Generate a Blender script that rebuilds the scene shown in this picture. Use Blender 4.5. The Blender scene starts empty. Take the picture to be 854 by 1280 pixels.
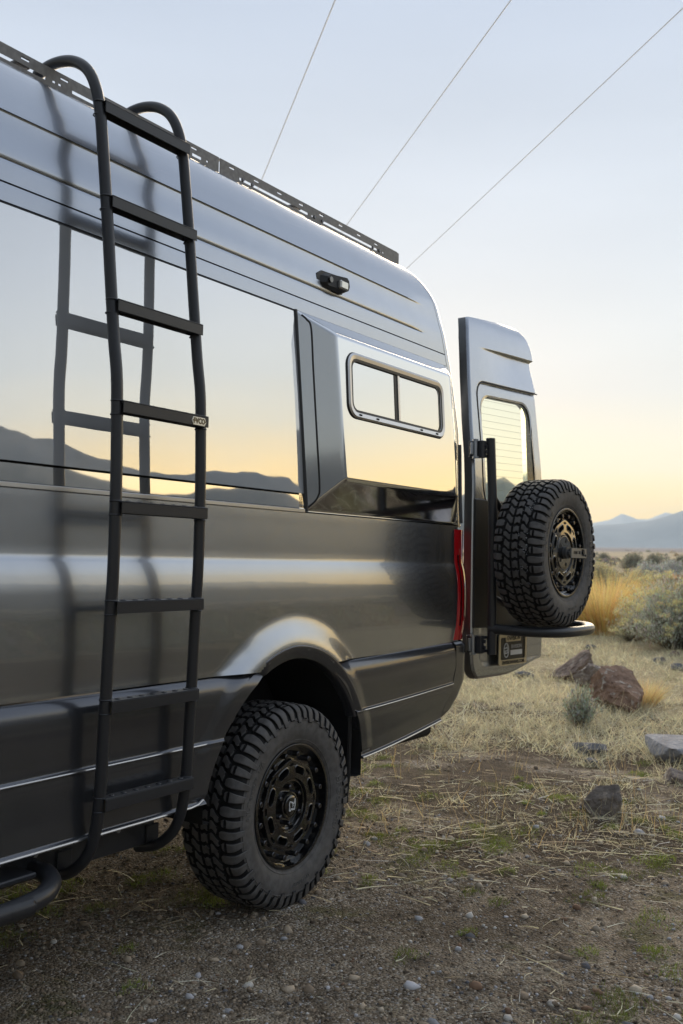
import bpy, math, random
import numpy as np
from mathutils import Matrix, Vector

rng = np.random.default_rng(7)
random.seed(7)
sc = bpy.context.scene
COL = sc.collection
R = math.radians

# ------------------------------------------------------------------ camera
PHI = R(1.104)                      # the van stands nose-up by this much on the slope
def van2w(p):
    x, y, z = p
    return Vector((x*math.cos(PHI)+z*math.sin(PHI), y, -x*math.sin(PHI)+z*math.cos(PHI)))
CAM_V = (-3.30, -2.40, 1.385)
# camera axes (right, down, forward) in the van's frame, solved from the vanishing points
right = Vector((0.5507352, -0.83445593, 0.01934028))
down = Vector((0.05085769, 0.01041986, -0.99865155))
fwd = Vector((0.83312919, 0.55097616, 0.04817708))
cam = bpy.data.cameras.new('camera')
cam_o = bpy.data.objects.new('camera', cam); COL.objects.link(cam_o)
r_, u_, b_ = van2w(right), -van2w(down), -van2w(fwd)
M4 = Matrix(((r_.x, u_.x, b_.x), (r_.y, u_.y, b_.y), (r_.z, u_.z, b_.z))).to_4x4()
M4.translation = van2w(CAM_V)
cam_o.matrix_world = M4
cam.sensor_fit = 'VERTICAL'
cam.sensor_height = 36.0
cam.lens = 36.0*1245/1280
cam.clip_start = 0.05
cam.clip_end = 30000
cam.dof.use_dof = True
cam.dof.focus_distance = 4.1
cam.dof.aperture_fstop = 4.5
sc.camera = cam_o
CAMW = van2w(CAM_V)

# ------------------------------------------------------------------ sky and sun
GLOW_AZ = R(28)                    # azimuth of the afterglow, measured from +X towards +Y
w = bpy.data.worlds.new('World'); sc.world = w; w.use_nodes = True
nt = w.node_tree; nt.nodes.clear()
N = nt.nodes.new; LK = nt.links.new
out = N('ShaderNodeOutputWorld'); bg = N('ShaderNodeBackground')
sky = N('ShaderNodeTexSky'); sky.sky_type = 'NISHITA'; sky.sun_disc = False
sky.sun_elevation = R(4); sky.sun_rotation = math.pi/2 - GLOW_AZ
sky.air_density = 1.0; sky.dust_density = 1.0; sky.ozone_density = 1.0
tc = N('ShaderNodeTexCoord'); sep = N('ShaderNodeSeparateXYZ'); LK(tc.outputs['Generated'], sep.inputs[0])
def gradient(stops):
    r = N('ShaderNodeValToRGB'); LK(sep.outputs['Z'], r.inputs[0]); e_ = r.color_ramp.elements
    while len(e_) < len(stops): e_.new(0.5)
    for e, (p, c) in zip(e_, stops): e.position = p; e.color = (*c, 1)
    return r
east = gradient([(0.0, (1.60, 0.94, 0.10)), (0.03, (1.22, 0.87, 0.28)), (0.075, (0.82, 0.765, 0.59)), (0.15, (0.67, 0.69, 0.69)),
                 (0.28, (0.60, 0.645, 0.705)), (0.48, (0.465, 0.525, 0.63)), (0.75, (0.56, 0.625, 0.73)), (1.0, (0.62, 0.685, 0.79))])
west = gradient([(0.0, (2.2, 1.20, 0.18)), (0.05, (1.95, 1.18, 0.28)), (0.10, (1.65, 1.10, 0.38)), (0.135, (1.32, 0.99, 0.50)), (0.18, (1.02, 0.92, 0.70)), (0.235, (0.88, 0.88, 0.82)),
                 (0.34, (0.80, 0.845, 0.90)), (0.55, (0.66, 0.725, 0.83)), (0.80, (0.61, 0.675, 0.78)), (1.0, (0.62, 0.685, 0.79))])
ramp = N('ShaderNodeMix'); ramp.data_type = 'RGBA'; LK(east.outputs[0], ramp.inputs['A']); LK(west.outputs[0], ramp.inputs['B'])
scl = N('ShaderNodeVectorMath'); scl.operation = 'SCALE'; scl.inputs['Scale'].default_value = 0.07
LK(sky.outputs[0], scl.inputs[0])
mx = N('ShaderNodeMix'); mx.data_type = 'RGBA'; mx.inputs['Factor'].default_value = 0.88
LK(scl.outputs[0], mx.inputs['A']); LK(ramp.outputs['Result'], mx.inputs['B'])
# the western half of the sky is brighter than the eastern half
nrmv = N('ShaderNodeVectorMath'); nrmv.operation = 'MULTIPLY'; nrmv.inputs[1].default_value = (1, 1, 0); LK(tc.outputs['Generated'], nrmv.inputs[0])
dotv = N('ShaderNodeVectorMath'); dotv.operation = 'DOT_PRODUCT'; LK(nrmv.outputs[0], dotv.inputs[0]); dotv.inputs[1].default_value = (math.cos(R(-30)), math.sin(R(-30)), 0)
def mrange(a, b, c, d, src=None):
    m_ = N('ShaderNodeMapRange'); m_.interpolation_type = 'SMOOTHSTEP'; LK(src or dotv.outputs['Value'], m_.inputs[0])
    for k_, v_ in zip(('From Min', 'From Max', 'To Min', 'To Max'), (a, b, c, d)): m_.inputs[k_].default_value = v_
    return m_
dot2 = N('ShaderNodeVectorMath'); dot2.operation = 'DOT_PRODUCT'; LK(nrmv.outputs[0], dot2.inputs[0]); dot2.inputs[1].default_value = (math.cos(R(8)), math.sin(R(8)), 0)
g1 = mrange(-.78, .30, .44, 1.0, dot2.outputs['Value']); g2 = mrange(.76, 1.0, 1.0, 1.22); wf = mrange(.80, .98, 0, 1)
gain = N('ShaderNodeMath'); gain.operation = 'MULTIPLY'; LK(g1.outputs[0], gain.inputs[0]); LK(g2.outputs[0], gain.inputs[1])
LK(wf.outputs[0], ramp.inputs['Factor'])
cn = N('ShaderNodeTexNoise'); cn.inputs['Scale'].default_value = 2.2; cn.inputs['Detail'].default_value = 5
cm = N('ShaderNodeVectorMath'); cm.operation = 'MULTIPLY'; cm.inputs[1].default_value = (1, 1, 5); LK(tc.outputs['Generated'], cm.inputs[0]); LK(cm.outputs[0], cn.inputs['Vector'])
cr_ = N('ShaderNodeMapRange'); cr_.inputs['From Min'].default_value = .3; cr_.inputs['From Max'].default_value = .7; cr_.inputs['To Min'].default_value = .965; cr_.inputs['To Max'].default_value = 1.035; LK(cn.outputs['Fac'], cr_.inputs[0])
cs = N('ShaderNodeVectorMath'); cs.operation = 'SCALE'; LK(mx.outputs['Result'], cs.inputs[0]); LK(cr_.outputs[0], cs.inputs['Scale'])
LK(cs.outputs[0], bg.inputs['Color']); LK(gain.outputs[0], bg.inputs['Strength'])
LK(bg.outputs[0], out.inputs['Surface'])
sun = bpy.data.lights.new('sun', 'SUN'); sun.energy = 2.6; sun.angle = R(45); sun.color = (1.0, 0.80, 0.55)
sun_o = bpy.data.objects.new('sun', sun); COL.objects.link(sun_o)
SUN_EL = R(15)
sd = Vector((math.cos(GLOW_AZ)*math.cos(SUN_EL), math.sin(GLOW_AZ)*math.cos(SUN_EL), math.sin(SUN_EL)))
sun_o.rotation_euler = sd.to_track_quat('Z', 'Y').to_euler()
sun_o.location = (60, 30, 30)
sc.view_settings.view_transform = 'Standard'; sc.view_settings.look = 'None'
sc.view_settings.exposure = 0.56; sc.view_settings.gamma = 1.0
sc.cycles.max_bounces = 8; sc.cycles.volume_bounces = 1
sc.cycles.use_denoising = True

# ------------------------------------------------------------------ helpers
def mesh(name, verts, faces, mat=None, smooth=False, mats=None, midx=None):
    me = bpy.data.meshes.new(name)
    V = np.asarray(verts, dtype=np.float32).reshape(-1, 3)
    if isinstance(faces, np.ndarray) and faces.ndim == 2:
        F = faces.astype(np.int32); n, k = F.shape
        me.vertices.add(len(V)); me.vertices.foreach_set('co', V.ravel())
        me.loops.add(n*k); me.loops.foreach_set('vertex_index', F.ravel())
        me.polygons.add(n)
        me.polygons.foreach_set('loop_start', np.arange(0, n*k, k, dtype=np.int32))
        me.polygons.foreach_set('loop_total', np.full(n, k, dtype=np.int32))
        me.update(calc_edges=True)
    else:
        me.from_pydata([tuple(v) for v in V], [], [tuple(f) for f in faces])
    for m in (mats or ([mat] if mat else [])): me.materials.append(m)
    if midx is not None: me.polygons.foreach_set('material_index', np.asarray(midx, dtype=np.int32))
    if smooth: me.polygons.foreach_set('use_smooth', np.ones(len(me.polygons), dtype=bool))
    me.validate(); me.update()
    return me

def obj(name, me, parent=None, loc=None, rot=None):
    o = bpy.data.objects.new(name, me); COL.objects.link(o)
    if parent: o.parent = parent
    if loc is not None: o.location = loc
    if rot is not None: o.rotation_euler = rot
    return o

def empty(name, parent=None, loc=(0, 0, 0), rot=(0, 0, 0)):
    o = obj(name, None, parent, loc, rot); o.empty_display_size = 0.2
    return o

def tag(o, label=None, cat=None, group=None, kind=None):
    if label: o['label'] = label
    if cat: o['category'] = cat
    if group: o['group'] = group
    if kind: o['kind'] = kind
    return o

def sharp(me, ang=35):
    try: me.set_sharp_from_angle(angle=R(ang))
    except Exception: pass
    return me

class MB:
    """collects shapes into one mesh"""
    def __init__(s): s.v = []; s.f = []; s.n = 0
    def add(s, v, f):
        v = [tuple(p) for p in v]; s.v += v
        s.f += [tuple(int(i)+s.n for i in q) for q in f]; s.n += len(v); return s
    def box(s, x0, x1, y0, y1, z0, z1, b=0.0, M=None):
        x0, x1 = min(x0, x1), max(x0, x1); y0, y1 = min(y0, y1), max(y0, y1); z0, z1 = min(z0, z1), max(z0, z1)
        b = min(b, (x1-x0)*.45, (y1-y0)*.45, (z1-z0)*.45)
        if b <= 0:
            v = [(x, y, z) for z in (z0, z1) for y in (y0, y1) for x in (x0, x1)]
            f = [(0, 2, 3, 1), (4, 5, 7, 6), (0, 1, 5, 4), (2, 6, 7, 3), (0, 4, 6, 2), (1, 3, 7, 5)]
        else:
            v = []; idx = {}
            for a, X in enumerate((x0, x1)):
                for c, Y in enumerate((y0, y1)):
                    for d, Z in enumerate((z0, z1)):
                        sx, sy, sz = (1, -1)[a], (1, -1)[c], (1, -1)[d]
                        for ax in range(3):
                            idx[a, c, d, ax] = len(v)
                            p = [X+sx*b, Y+sy*b, Z+sz*b]; p[ax] = (X, Y, Z)[ax]
                            v.append(tuple(p))
            f = []
            for ax in range(3):
                o1, o2 = [k for k in range(3) if k != ax]
                for e in (0, 1):
                    q = []
                    for (p1, p2) in ((0, 0), (1, 0), (1, 1), (0, 1)):
                        t = [0, 0, 0]; t[ax] = e; t[o1] = p1; t[o2] = p2
                        q.append(idx[t[0], t[1], t[2], ax])
                    f.append(tuple(q) if (e == 1) != (ax == 1) else tuple(q[::-1]))
            for ax in range(3):
                o1, o2 = [k for k in range(3) if k != ax]
                for e1 in (0, 1):
                    for e2 in (0, 1):
                        def I(k, face):
                            t = [0, 0, 0]; t[ax] = k; t[o1] = e1; t[o2] = e2
                            return idx[t[0], t[1], t[2], face]
                        q = (I(0, o1), I(1, o1), I(1, o2), I(0, o2))
                        f.append(q if (e1 == e2) != (ax == 1) else q[::-1])
            for a in (0, 1):
                for c in (0, 1):
                    for d in (0, 1):
                        q = (idx[a, c, d, 0], idx[a, c, d, 1], idx[a, c, d, 2])
                        f.append(q if (a+c+d) % 2 else q[::-1])
        if M is not None: v = [tuple(M @ Vector(p)) for p in v]
        return s.add(v, f)
    def tube(s, pts, r, n=12, cap=True):
        pts = [Vector(p) for p in pts]; rr = r if hasattr(r, '__len__') else [r]*len(pts)
        t0 = (pts[1]-pts[0]).normalized()
        nrm = t0.orthogonal().normalized(); v = []; f = []
        for i, p in enumerate(pts):
            a = pts[max(i-1, 0)]; c = pts[min(i+1, len(pts)-1)]
            t = (c-a).normalized(); nrm = (nrm - t*nrm.dot(t)).normalized(); bn = t.cross(nrm)
            for k in range(n):
                an = 2*math.pi*k/n
                v.append(p + (nrm*math.cos(an)+bn*math.sin(an))*rr[i])
        for i in range(len(pts)-1):
            for k in range(n):
                f.append((i*n+k, i*n+(k+1) % n, (i+1)*n+(k+1) % n, (i+1)*n+k))
        if cap:
            f.append(tuple(range(n))[::-1]); f.append(tuple((len(pts)-1)*n+k for k in range(n)))
        return s.add(v, f)
    def cyl(s, c, axis, r, h, n=16, r2=None):
        a = Vector(axis).normalized(); c = Vector(c)
        return s.tube([c, c+a*h], [r, r if r2 is None else r2], n)
    def mesh(s, name, mat, smooth=True, ang=35):
        me = mesh(name, s.v, s.f, mat, smooth)
        return sharp(me, ang) if smooth else me

def spline(pts, k=8):
    """Catmull-Rom through the points"""
    P = [np.array(p, float) for p in pts]; P = [2*P[0]-P[1]] + P + [2*P[-1]-P[-2]]; o = []
    for i in range(1, len(P)-2):
        for j in range(k):
            t = j/k; a, b, c, d = P[i-1], P[i], P[i+1], P[i+2]
            o.append(.5*((2*b)+(-a+c)*t+(2*a-5*b+4*c-d)*t*t+(-a+3*b-3*c+d)*t**3))
    o.append(P[-2]); return o

def gridmesh(name, X, Y, Z, mat, keep=None, flip=False, smooth=True):
    """rows x columns surface; keep is a mask over the cells"""
    nr, nc = X.shape
    V = np.stack([X, Y, Z], -1).reshape(-1, 3)
    i, j = np.meshgrid(np.arange(nr-1), np.arange(nc-1), indexing='ij')
    a = i*nc+j
    F = np.stack([a, a+1, a+nc+1, a+nc], -1)
    if flip: F = F[..., ::-1]
    F = F[keep] if keep is not None else F.reshape(-1, 4)
    used = np.unique(F); mp = -np.ones(len(V), int); mp[used] = np.arange(len(used))
    return mesh(name, V[used], mp[F], mat, smooth)

def sstep(a, b, x):
    t = np.clip((x-a)/(b-a), 0, 1); return t*t*(3-2*t)

def text_verts(s, size, extrude=0.0, align='CENTER', bold=0.0, spacing=1.0):
    cu = bpy.data.curves.new('lettering', 'FONT'); cu.body = s; cu.size = size; cu.extrude = extrude
    cu.align_x = align; cu.align_y = 'CENTER'; cu.resolution_u = 3; cu.offset = bold; cu.space_character = spacing
    o = bpy.data.objects.new('lettering', cu); COL.objects.link(o)
    dg = bpy.context.evaluated_depsgraph_get(); dg.update()
    me = bpy.data.meshes.new_from_object(o.evaluated_get(dg))
    V = np.array([v.co[:] for v in me.vertices]).reshape(-1, 3); F = [tuple(p.vertices) for p in me.polygons]
    bpy.data.objects.remove(o); bpy.data.curves.remove(cu); bpy.data.meshes.remove(me)
    return V, F

# ------------------------------------------------------------------ materials
def mat(name, col, rough=.5, metal=0., coat=0., coat_r=.03, spec=.5, trans=0., ior=1.45):
    m = bpy.data.materials.new(name); m.use_nodes = True
    b = m.node_tree.nodes['Principled BSDF']
    b.inputs['Base Color'].default_value = (*col, 1); b.inputs['Roughness'].default_value = rough
    b.inputs['Metallic'].default_value = metal; b.inputs['Coat Weight'].default_value = coat
    b.inputs['Coat Roughness'].default_value = coat_r; b.inputs['Specular IOR Level'].default_value = spec
    b.inputs['Transmission Weight'].default_value = trans; b.inputs['IOR'].default_value = ior
    return m

def add_noise(m, scale, c1, c2, lo=.35, hi=.65, detail=6, rough=None, bump=0., bscale=None, bdist=.002, coord='Object'):
    t = m.node_tree; b = t.nodes['Principled BSDF']; L = t.links.new
    tc = t.nodes.new('ShaderNodeTexCoord'); n = t.nodes.new('ShaderNodeTexNoise')
    n.inputs['Scale'].default_value = scale; n.inputs['Detail'].default_value = detail
    L(tc.outputs[coord], n.inputs['Vector'])
    r = t.nodes.new('ShaderNodeValToRGB'); r.color_ramp.elements[0].position = lo; r.color_ramp.elements[1].position = hi
    r.color_ramp.elements[0].color = (*c1, 1); r.color_ramp.elements[1].color = (*c2, 1)
    L(n.outputs['Fac'], r.inputs[0]); L(r.outputs[0], b.inputs['Base Color'])
    if rough:
        q = t.nodes.new('ShaderNodeMapRange'); q.inputs['To Min'].default_value = rough[0]; q.inputs['To Max'].default_value = rough[1]
        L(n.outputs['Fac'], q.inputs[0]); L(q.outputs[0], b.inputs['Roughness'])
    if bump:
        n2 = t.nodes.new('ShaderNodeTexNoise'); n2.inputs['Scale'].default_value = bscale or scale*3
        n2.inputs['Detail'].default_value = 5; L(tc.outputs[coord], n2.inputs['Vector'])
        bp = t.nodes.new('ShaderNodeBump'); bp.inputs['Strength'].default_value = bump; bp.inputs['Distance'].default_value = bdist
        L(n2.outputs['Fac'], bp.inputs['Height']); L(bp.outputs[0], b.inputs['Normal'])
    return m

def attr_mat(name, rough=.7, trans=0.0):
    m = bpy.data.materials.new(name); m.use_nodes = True; t = m.node_tree; b = t.nodes['Principled BSDF']
    a = t.nodes.new('ShaderNodeAttribute'); a.attribute_name = 'Col'
    t.links.new(a.outputs['Color'], b.inputs['Base Color']); b.inputs['Roughness'].default_value = rough
    b.inputs['Specular IOR Level'].default_value = .25
    if trans:
        d = t.nodes.new('ShaderNodeBsdfTranslucent'); x = t.nodes.new('ShaderNodeMixShader'); x.inputs[0].default_value = trans
        t.links.new(a.outputs['Color'], d.inputs['Color']); t.links.new(b.outputs[0], x.inputs[1]); t.links.new(d.outputs[0], x.inputs[2])
        t.links.new(x.outputs[0], t.nodes['Material Output'].inputs['Surface'])
    return m

def set_col(me, cols):
    """per-vertex species colour"""
    a = me.color_attributes.new('Col', 'FLOAT_COLOR', 'POINT')
    c = np.ones((len(me.vertices), 4), np.float32); c[:, :3] = cols
    a.data.foreach_set('color', c.ravel())

def dust(m, col, amount, scale=7):
    """a thin uneven film of road dust over a finish"""
    t = m.node_tree; L = t.links.new; o_ = t.nodes['Material Output']; src = o_.inputs['Surface'].links[0].from_socket
    tc_ = t.nodes.new('ShaderNodeTexCoord'); n = t.nodes.new('ShaderNodeTexNoise'); n.inputs['Scale'].default_value = scale; n.inputs['Detail'].default_value = 9; n.inputs['Roughness'].default_value = .7
    L(tc_.outputs['Object'], n.inputs['Vector']); q = t.nodes.new('ShaderNodeMapRange'); q.inputs['From Min'].default_value = .35; q.inputs['From Max'].default_value = .75
    q.inputs['To Min'].default_value = amount*.25; q.inputs['To Max'].default_value = amount; L(n.outputs['Fac'], q.inputs[0])
    d = t.nodes.new('ShaderNodeBsdfDiffuse'); d.inputs['Color'].default_value = (*col, 1); x = t.nodes.new('ShaderNodeMixShader')
    L(q.outputs[0], x.inputs[0]); L(src, x.inputs[1]); L(d.outputs[0], x.inputs[2]); L(x.outputs[0], o_.inputs['Surface']); return m
M_paint = dust(mat('graphite_paint', (.34, .37, .425), .27, 1.0, 1.0, .015), (.27, .27, .27), .07)
def ripple(m, scale, dist, sock=('Normal', 'Coat Normal')):
    t = m.node_tree; L = t.links.new; b = t.nodes['Principled BSDF']; tc_ = t.nodes.new('ShaderNodeTexCoord'); n = t.nodes.new('ShaderNodeTexNoise')
    n.inputs['Scale'].default_value = scale; n.inputs['Detail'].default_value = 2; L(tc_.outputs['Object'], n.inputs['Vector'])
    bp = t.nodes.new('ShaderNodeBump'); bp.inputs['Strength'].default_value = 1; bp.inputs['Distance'].default_value = dist; L(n.outputs['Fac'], bp.inputs['Height'])
    for q in sock: L(bp.outputs[0], b.inputs[q])
    return m
ripple(M_paint, 5, .0011)
M_flare = mat('flare_gloss_paint', (.54, .56, .59), .07, 1.0, .8, .01)
M_clad = dust(mat('satin_cladding', (.074, .080, .096), .25, .75, .6, .10), (.22, .215, .21), .06, 11)
def dusty_mirror(name, base, rough, veil, dust):
    """mirror tint under a thin film of dust"""
    m = mat(name, base, rough, 1.0); t = m.node_tree; b = t.nodes['Principled BSDF']
    d = t.nodes.new('ShaderNodeBsdfDiffuse'); d.inputs['Color'].default_value = (*dust, 1)
    x = t.nodes.new('ShaderNodeMixShader'); x.inputs[0].default_value = veil
    t.links.new(b.outputs[0], x.inputs[1]); t.links.new(d.outputs[0], x.inputs[2])
    t.links.new(x.outputs[0], t.nodes['Material Output'].inputs['Surface']); return m
M_mirror = dusty_mirror('privacy_glass', (.84, .85, .86), .012, .40, (.46, .49, .53))
ripple(M_mirror, 3, .0011, ('Normal',))
M_pane = dusty_mirror('small_pane_glass', (.93, .96, .95), .012, .10, (.5, .52, .5))
M_strip = dusty_mirror('gloss_trim', (.80, .80, .80), .02, .14, (.5, .5, .5))
M_gap = mat('seam_black', (.006, .006, .007), .7)
M_rubber = mat('gasket_rubber', (.012, .013, .015), .45)
M_tube = add_noise(mat('powder_coat_black', (.022, .0235, .028), .33), 900, (.020, .0215, .026), (.032, .034, .040), bump=.12, bscale=1400, bdist=.0004)
M_rack = add_noise(mat('rack_grey', (.19, .185, .18), .5, .2), 60, (.165, .16, .155), (.22, .213, .205))
M_tyre = add_noise(mat('tyre_rubber', (.02, .021, .024), .62), 35, (.055, .057, .062), (.105, .106, .110), rough=(.5, .75), bump=.15, bscale=500, bdist=.0006)
M_gloss = mat('gloss_black_wheel', (.006, .006, .007), .10, 0., 1.0, .03)
M_bolt = mat('bolt_metal', (.10, .10, .108), .25, .9)
M_steel = mat('zinc_hardware', (.32, .34, .37), .32, 1.0)
M_white = mat('white_enamel', (.72, .73, .74), .4)
M_gold = mat('brass_badge', (.58, .51, .36), .35, .7)
M_plate = mat('plate_black', (.012, .012, .012), .35)
M_red = mat('red_lens', (.42, .004, .008), .06, 0., 1.0)
M_redd = mat('red_lens_dark', (.09, .002, .004), .1, 0., 1.0)
M_glass = bpy.data.materials.new('door_glass'); M_glass.use_nodes = True
_t = M_glass.node_tree; _t.nodes.clear(); _o = _t.nodes.new('ShaderNodeOutputMaterial'); _x = _t.nodes.new('ShaderNodeMixShader')
_a = _t.nodes.new('ShaderNodeBsdfTransparent'); _a.inputs['Color'].default_value = (.90, .955, .84, 1)
_g = _t.nodes.new('ShaderNodeBsdfGlossy'); _g.inputs['Roughness'].default_value = .01; _f = _t.nodes.new('ShaderNodeFresnel'); _f.inputs['IOR'].default_value = 1.5
_t.links.new(_f.outputs[0], _x.inputs[0]); _t.links.new(_a.outputs[0], _x.inputs[1]); _t.links.new(_g.outputs[0], _x.inputs[2]); _t.links.new(_x.outputs[0], _o.inputs['Surface'])
M_alu = mat('window_frame_metal', (.56, .56, .565), .34, .95)
M_dark = mat('interior_dark', (.012, .012, .013), .8)
M_bracket = mat('bracket_grey', (.085, .088, .092), .45, .3)

# ================================================================== THE VAN
van = empty('campervan', None, (0, 0, 0), (0, PHI, 0))
tag(van, 'graphite grey high roof campervan with side ladder, parked on dry gravel', 'van')

# side profile: how far the skin lies inboard (y) at each height z
PZ = [(0.90, .036), (0.96, .036), (1.00, .034), (1.08, .030), (1.18, .030), (1.26, .033), (1.32, .040), (1.362, .0490), (1.372, .0520), (1.378, .0535),
      (1.384, .0545), (1.392, .0552), (1.41, .0562), (1.45, .0572), (1.52, .0588), (1.585, .0602), (1.60, .062), (2.45, .105), (2.50, .108),
      (2.512, .109), (2.560, .112), (2.583, .1145), (2.5865, .1185), (2.592, .1165), (2.60, .1155), (2.62, .117), (2.68, .126), (2.70, .1285), (2.722, .1300), (2.734, .1303),
      (2.7385, .1285), (2.7405, .1275), (2.745, .1285), (2.78, .138), (2.82, .150), (2.86, .166), (2.90, .187), (2.93, .210), (2.952, .238), (2.968, .274), (2.980, .33), (2.990, .45), (2.997, .70), (3.0, 1.0)]
_pz = np.array([p[0] for p in PZ]); _py = np.array([p[1] for p in PZ])
def pchip(x, xs, ys):
    h = np.diff(xs); d = np.diff(ys)/h; m = np.zeros(len(xs)); m[0] = d[0]; m[-1] = d[-1]
    for i in range(1, len(xs)-1):
        if d[i-1]*d[i] > 0:
            w1 = 2*h[i]+h[i-1]; w2 = h[i]+2*h[i-1]; m[i] = (w1+w2)/(w1/d[i-1]+w2/d[i])
    x = np.clip(np.asarray(x, float), xs[0], xs[-1]); k = np.clip(np.searchsorted(xs, x)-1, 0, len(xs)-2)
    t = (x-xs[k])/h[k]
    return ys[k]*(1+2*t)*(1-t)**2 + h[k]*m[k]*t*(1-t)**2 + ys[k+1]*t*t*(3-2*t) + h[k]*m[k+1]*t*t*(t-1)
def P0(z): return pchip(z, _pz, _py)
# fade the roof pressings out towards the rear by blending to a profile without them
_keep = [i for i, p in enumerate(PZ) if not (2.56 < p[0] < 2.61 or 2.69 < p[0] < 2.76)]
def P1(z): return pchip(z, _pz[_keep], _py[_keep])
def prof(x, z):
    k1 = sstep(1.10, 1.30, x); a = P0(z); b = P1(z)
    return a*(1-k1)+b*k1
XRZ = np.array([(0.4, 1.66), (0.95, 1.68), (1.6, 1.695), (2.05, 1.715), (2.25, 1.68), (2.46, 1.63), (2.68, 1.565), (2.80, 1.515), (2.87, 1.455), (2.92, 1.38), (2.955, 1.285), (3.0, 1.16)])
def xrear(z): return pchip(z, XRZ[:, 0], XRZ[:, 1])
RC = .12
ARC = (0.01, .465)
def arch_r(x, z):
    a = np.arctan2(x-ARC[0], z-ARC[1])      # 0 up, + to the rear
    return np.interp(a, [-2.2, -1.5, -.9, -.5, 0, .5, 1.1, 2.2], [.53, .525, .492, .492, .515, .52, .522, .53])
def bulge(x, z):
    """outward swelling of the skin round the wheel arch"""
    q = np.hypot(x-ARC[0], z-ARC[1]) - arch_r(x, z)
    return sstep(.045, .185, q)
X_SEAM = lambda z: xrear(z) - RC - .012

def side_grid(z0, z1, xa, nz, part, xs=None):
    zs = np.unique(np.concatenate([np.linspace(z0, z1, nz), _pz[(_pz > z0) & (_pz < z1)],
                                   np.concatenate([np.linspace(c-.012, c+.012, 13) for c in (1.378, 2.5865, 2.738)])]))
    zs = zs[(zs >= z0) & (zs <= z1)]
    zs = zs[np.concatenate([[True], np.diff(zs) > 5e-4])]
    return zs

def body_panel(name, z0, z1, nz, mat_, xa=-4.6, xb=None, cut=False, top=False):
    zs = side_grid(z0, z1, xa, nz, name)
    uc = np.concatenate([np.linspace(xa, -1.7, 16)[:-1], np.linspace(-1.7, 1.0, 190)[:-1]])
    X = np.zeros((len(zs), len(uc)+36)); Y = X.copy(); Z = np.repeat(zs[:, None], X.shape[1], 1)
    for i, z in enumerate(zs):
        end = float(X_SEAM(z)) - .0025 if xb is None else xb
        X[i, :len(uc)] = uc if end > 1.0 else np.minimum(uc, end)
        X[i, len(uc):] = np.linspace(1.0, end, 36)
    Y = prof(X, Z)
    if cut: k = bulge(X, Z); Y = Y*k-.0006*(1-k)
    keep = None
    if cut:
        xc = (X[:-1, :-1]+X[1:, 1:])/2; zc = (Z[:-1, :-1]+Z[1:, 1:])/2
        keep = np.hypot(xc-ARC[0], zc-ARC[1]) > arch_r(xc, zc)+.040
    return obj(name, gridmesh(name, X, Y, Z, mat_, keep), van)

side = body_panel('side_panel', .944, 1.582, 70, M_paint, cut=True)
band = body_panel('drip_rail', 2.452, 2.509, 10, M_paint)
roofside = body_panel('roof_panel', 2.515, 3.0, 72, M_paint)

# the rear corner pillar turns round into the back of the van
def corner_panel(name, z0, z1, mat_, nz=80, ydelta=0.0, xoff=0.0, ang=90, start=.010):
    zs = np.linspace(z0, z1, nz); nc = 26
    X = np.zeros((nz, nc)); Y = X.copy(); Z = np.repeat(zs[:, None], nc, 1)
    for i, z in enumerate(zs):
        cx = float(xrear(z))-RC+xoff; cy = float(P1(z))+RC+ydelta
        for j in range(nc):
            if j < 4: X[i, j] = cx-start+start*j/4; Y[i, j] = cy-RC
            else:
                a = R(ang)*(j-4)/(nc-5); X[i, j] = cx+RC*math.sin(a); Y[i, j] = cy-RC*math.cos(a)
    return obj(name, gridmesh(name, X, Y, Z, mat_), van)
for zs_, r_s, xe_ in ((2.5860, .0021, 1.235), (2.7405, .0016, 1.10)):  # lower line is a seam, upper one the crease's shade put in as black
    mb = MB(); mb.tube([(x, float(prof(np.array(x), np.array(zs_)))+.0006, zs_) for x in np.linspace(-4.5, xe_, 40)], r_s, 6); obj('seam_crease_shade', mb.mesh('seam_crease_shade', M_gap), van)
corner_panel('rear_pillar', 1.575, 2.965, M_paint, 110)
corner_panel('rear_corner', .975, 1.568, M_paint, 30, ydelta=.004, xoff=-.02, start=.004)

# right half of the roof, far side and back close the shell
def closing():
    mb = MB()
    zs = [z for z in np.linspace(.95, 3.0, 60)]
    xs = np.array([-4.6, -1.5, 0, .9, 1.1])
    X = []; Y = []; Z = []
    for z in zs:
        xr = float(xrear(z)); xx = np.concatenate([xs, np.linspace(1.15, xr-RC, 4)[1:], [xr-RC*.3, xr]])
        yy = 2.03-np.array([float(P1(z))]*(len(xx))); yy[-2] -= RC*.3; yy[-1] -= RC
        X.append(xx); Y.append(yy); Z.append([z]*len(xx))
    return gridmesh('far_side_panel', np.array(X), np.array(Y), np.array(Z), M_paint, flip=True)
obj('far_side_panel', closing(), van)
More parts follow.
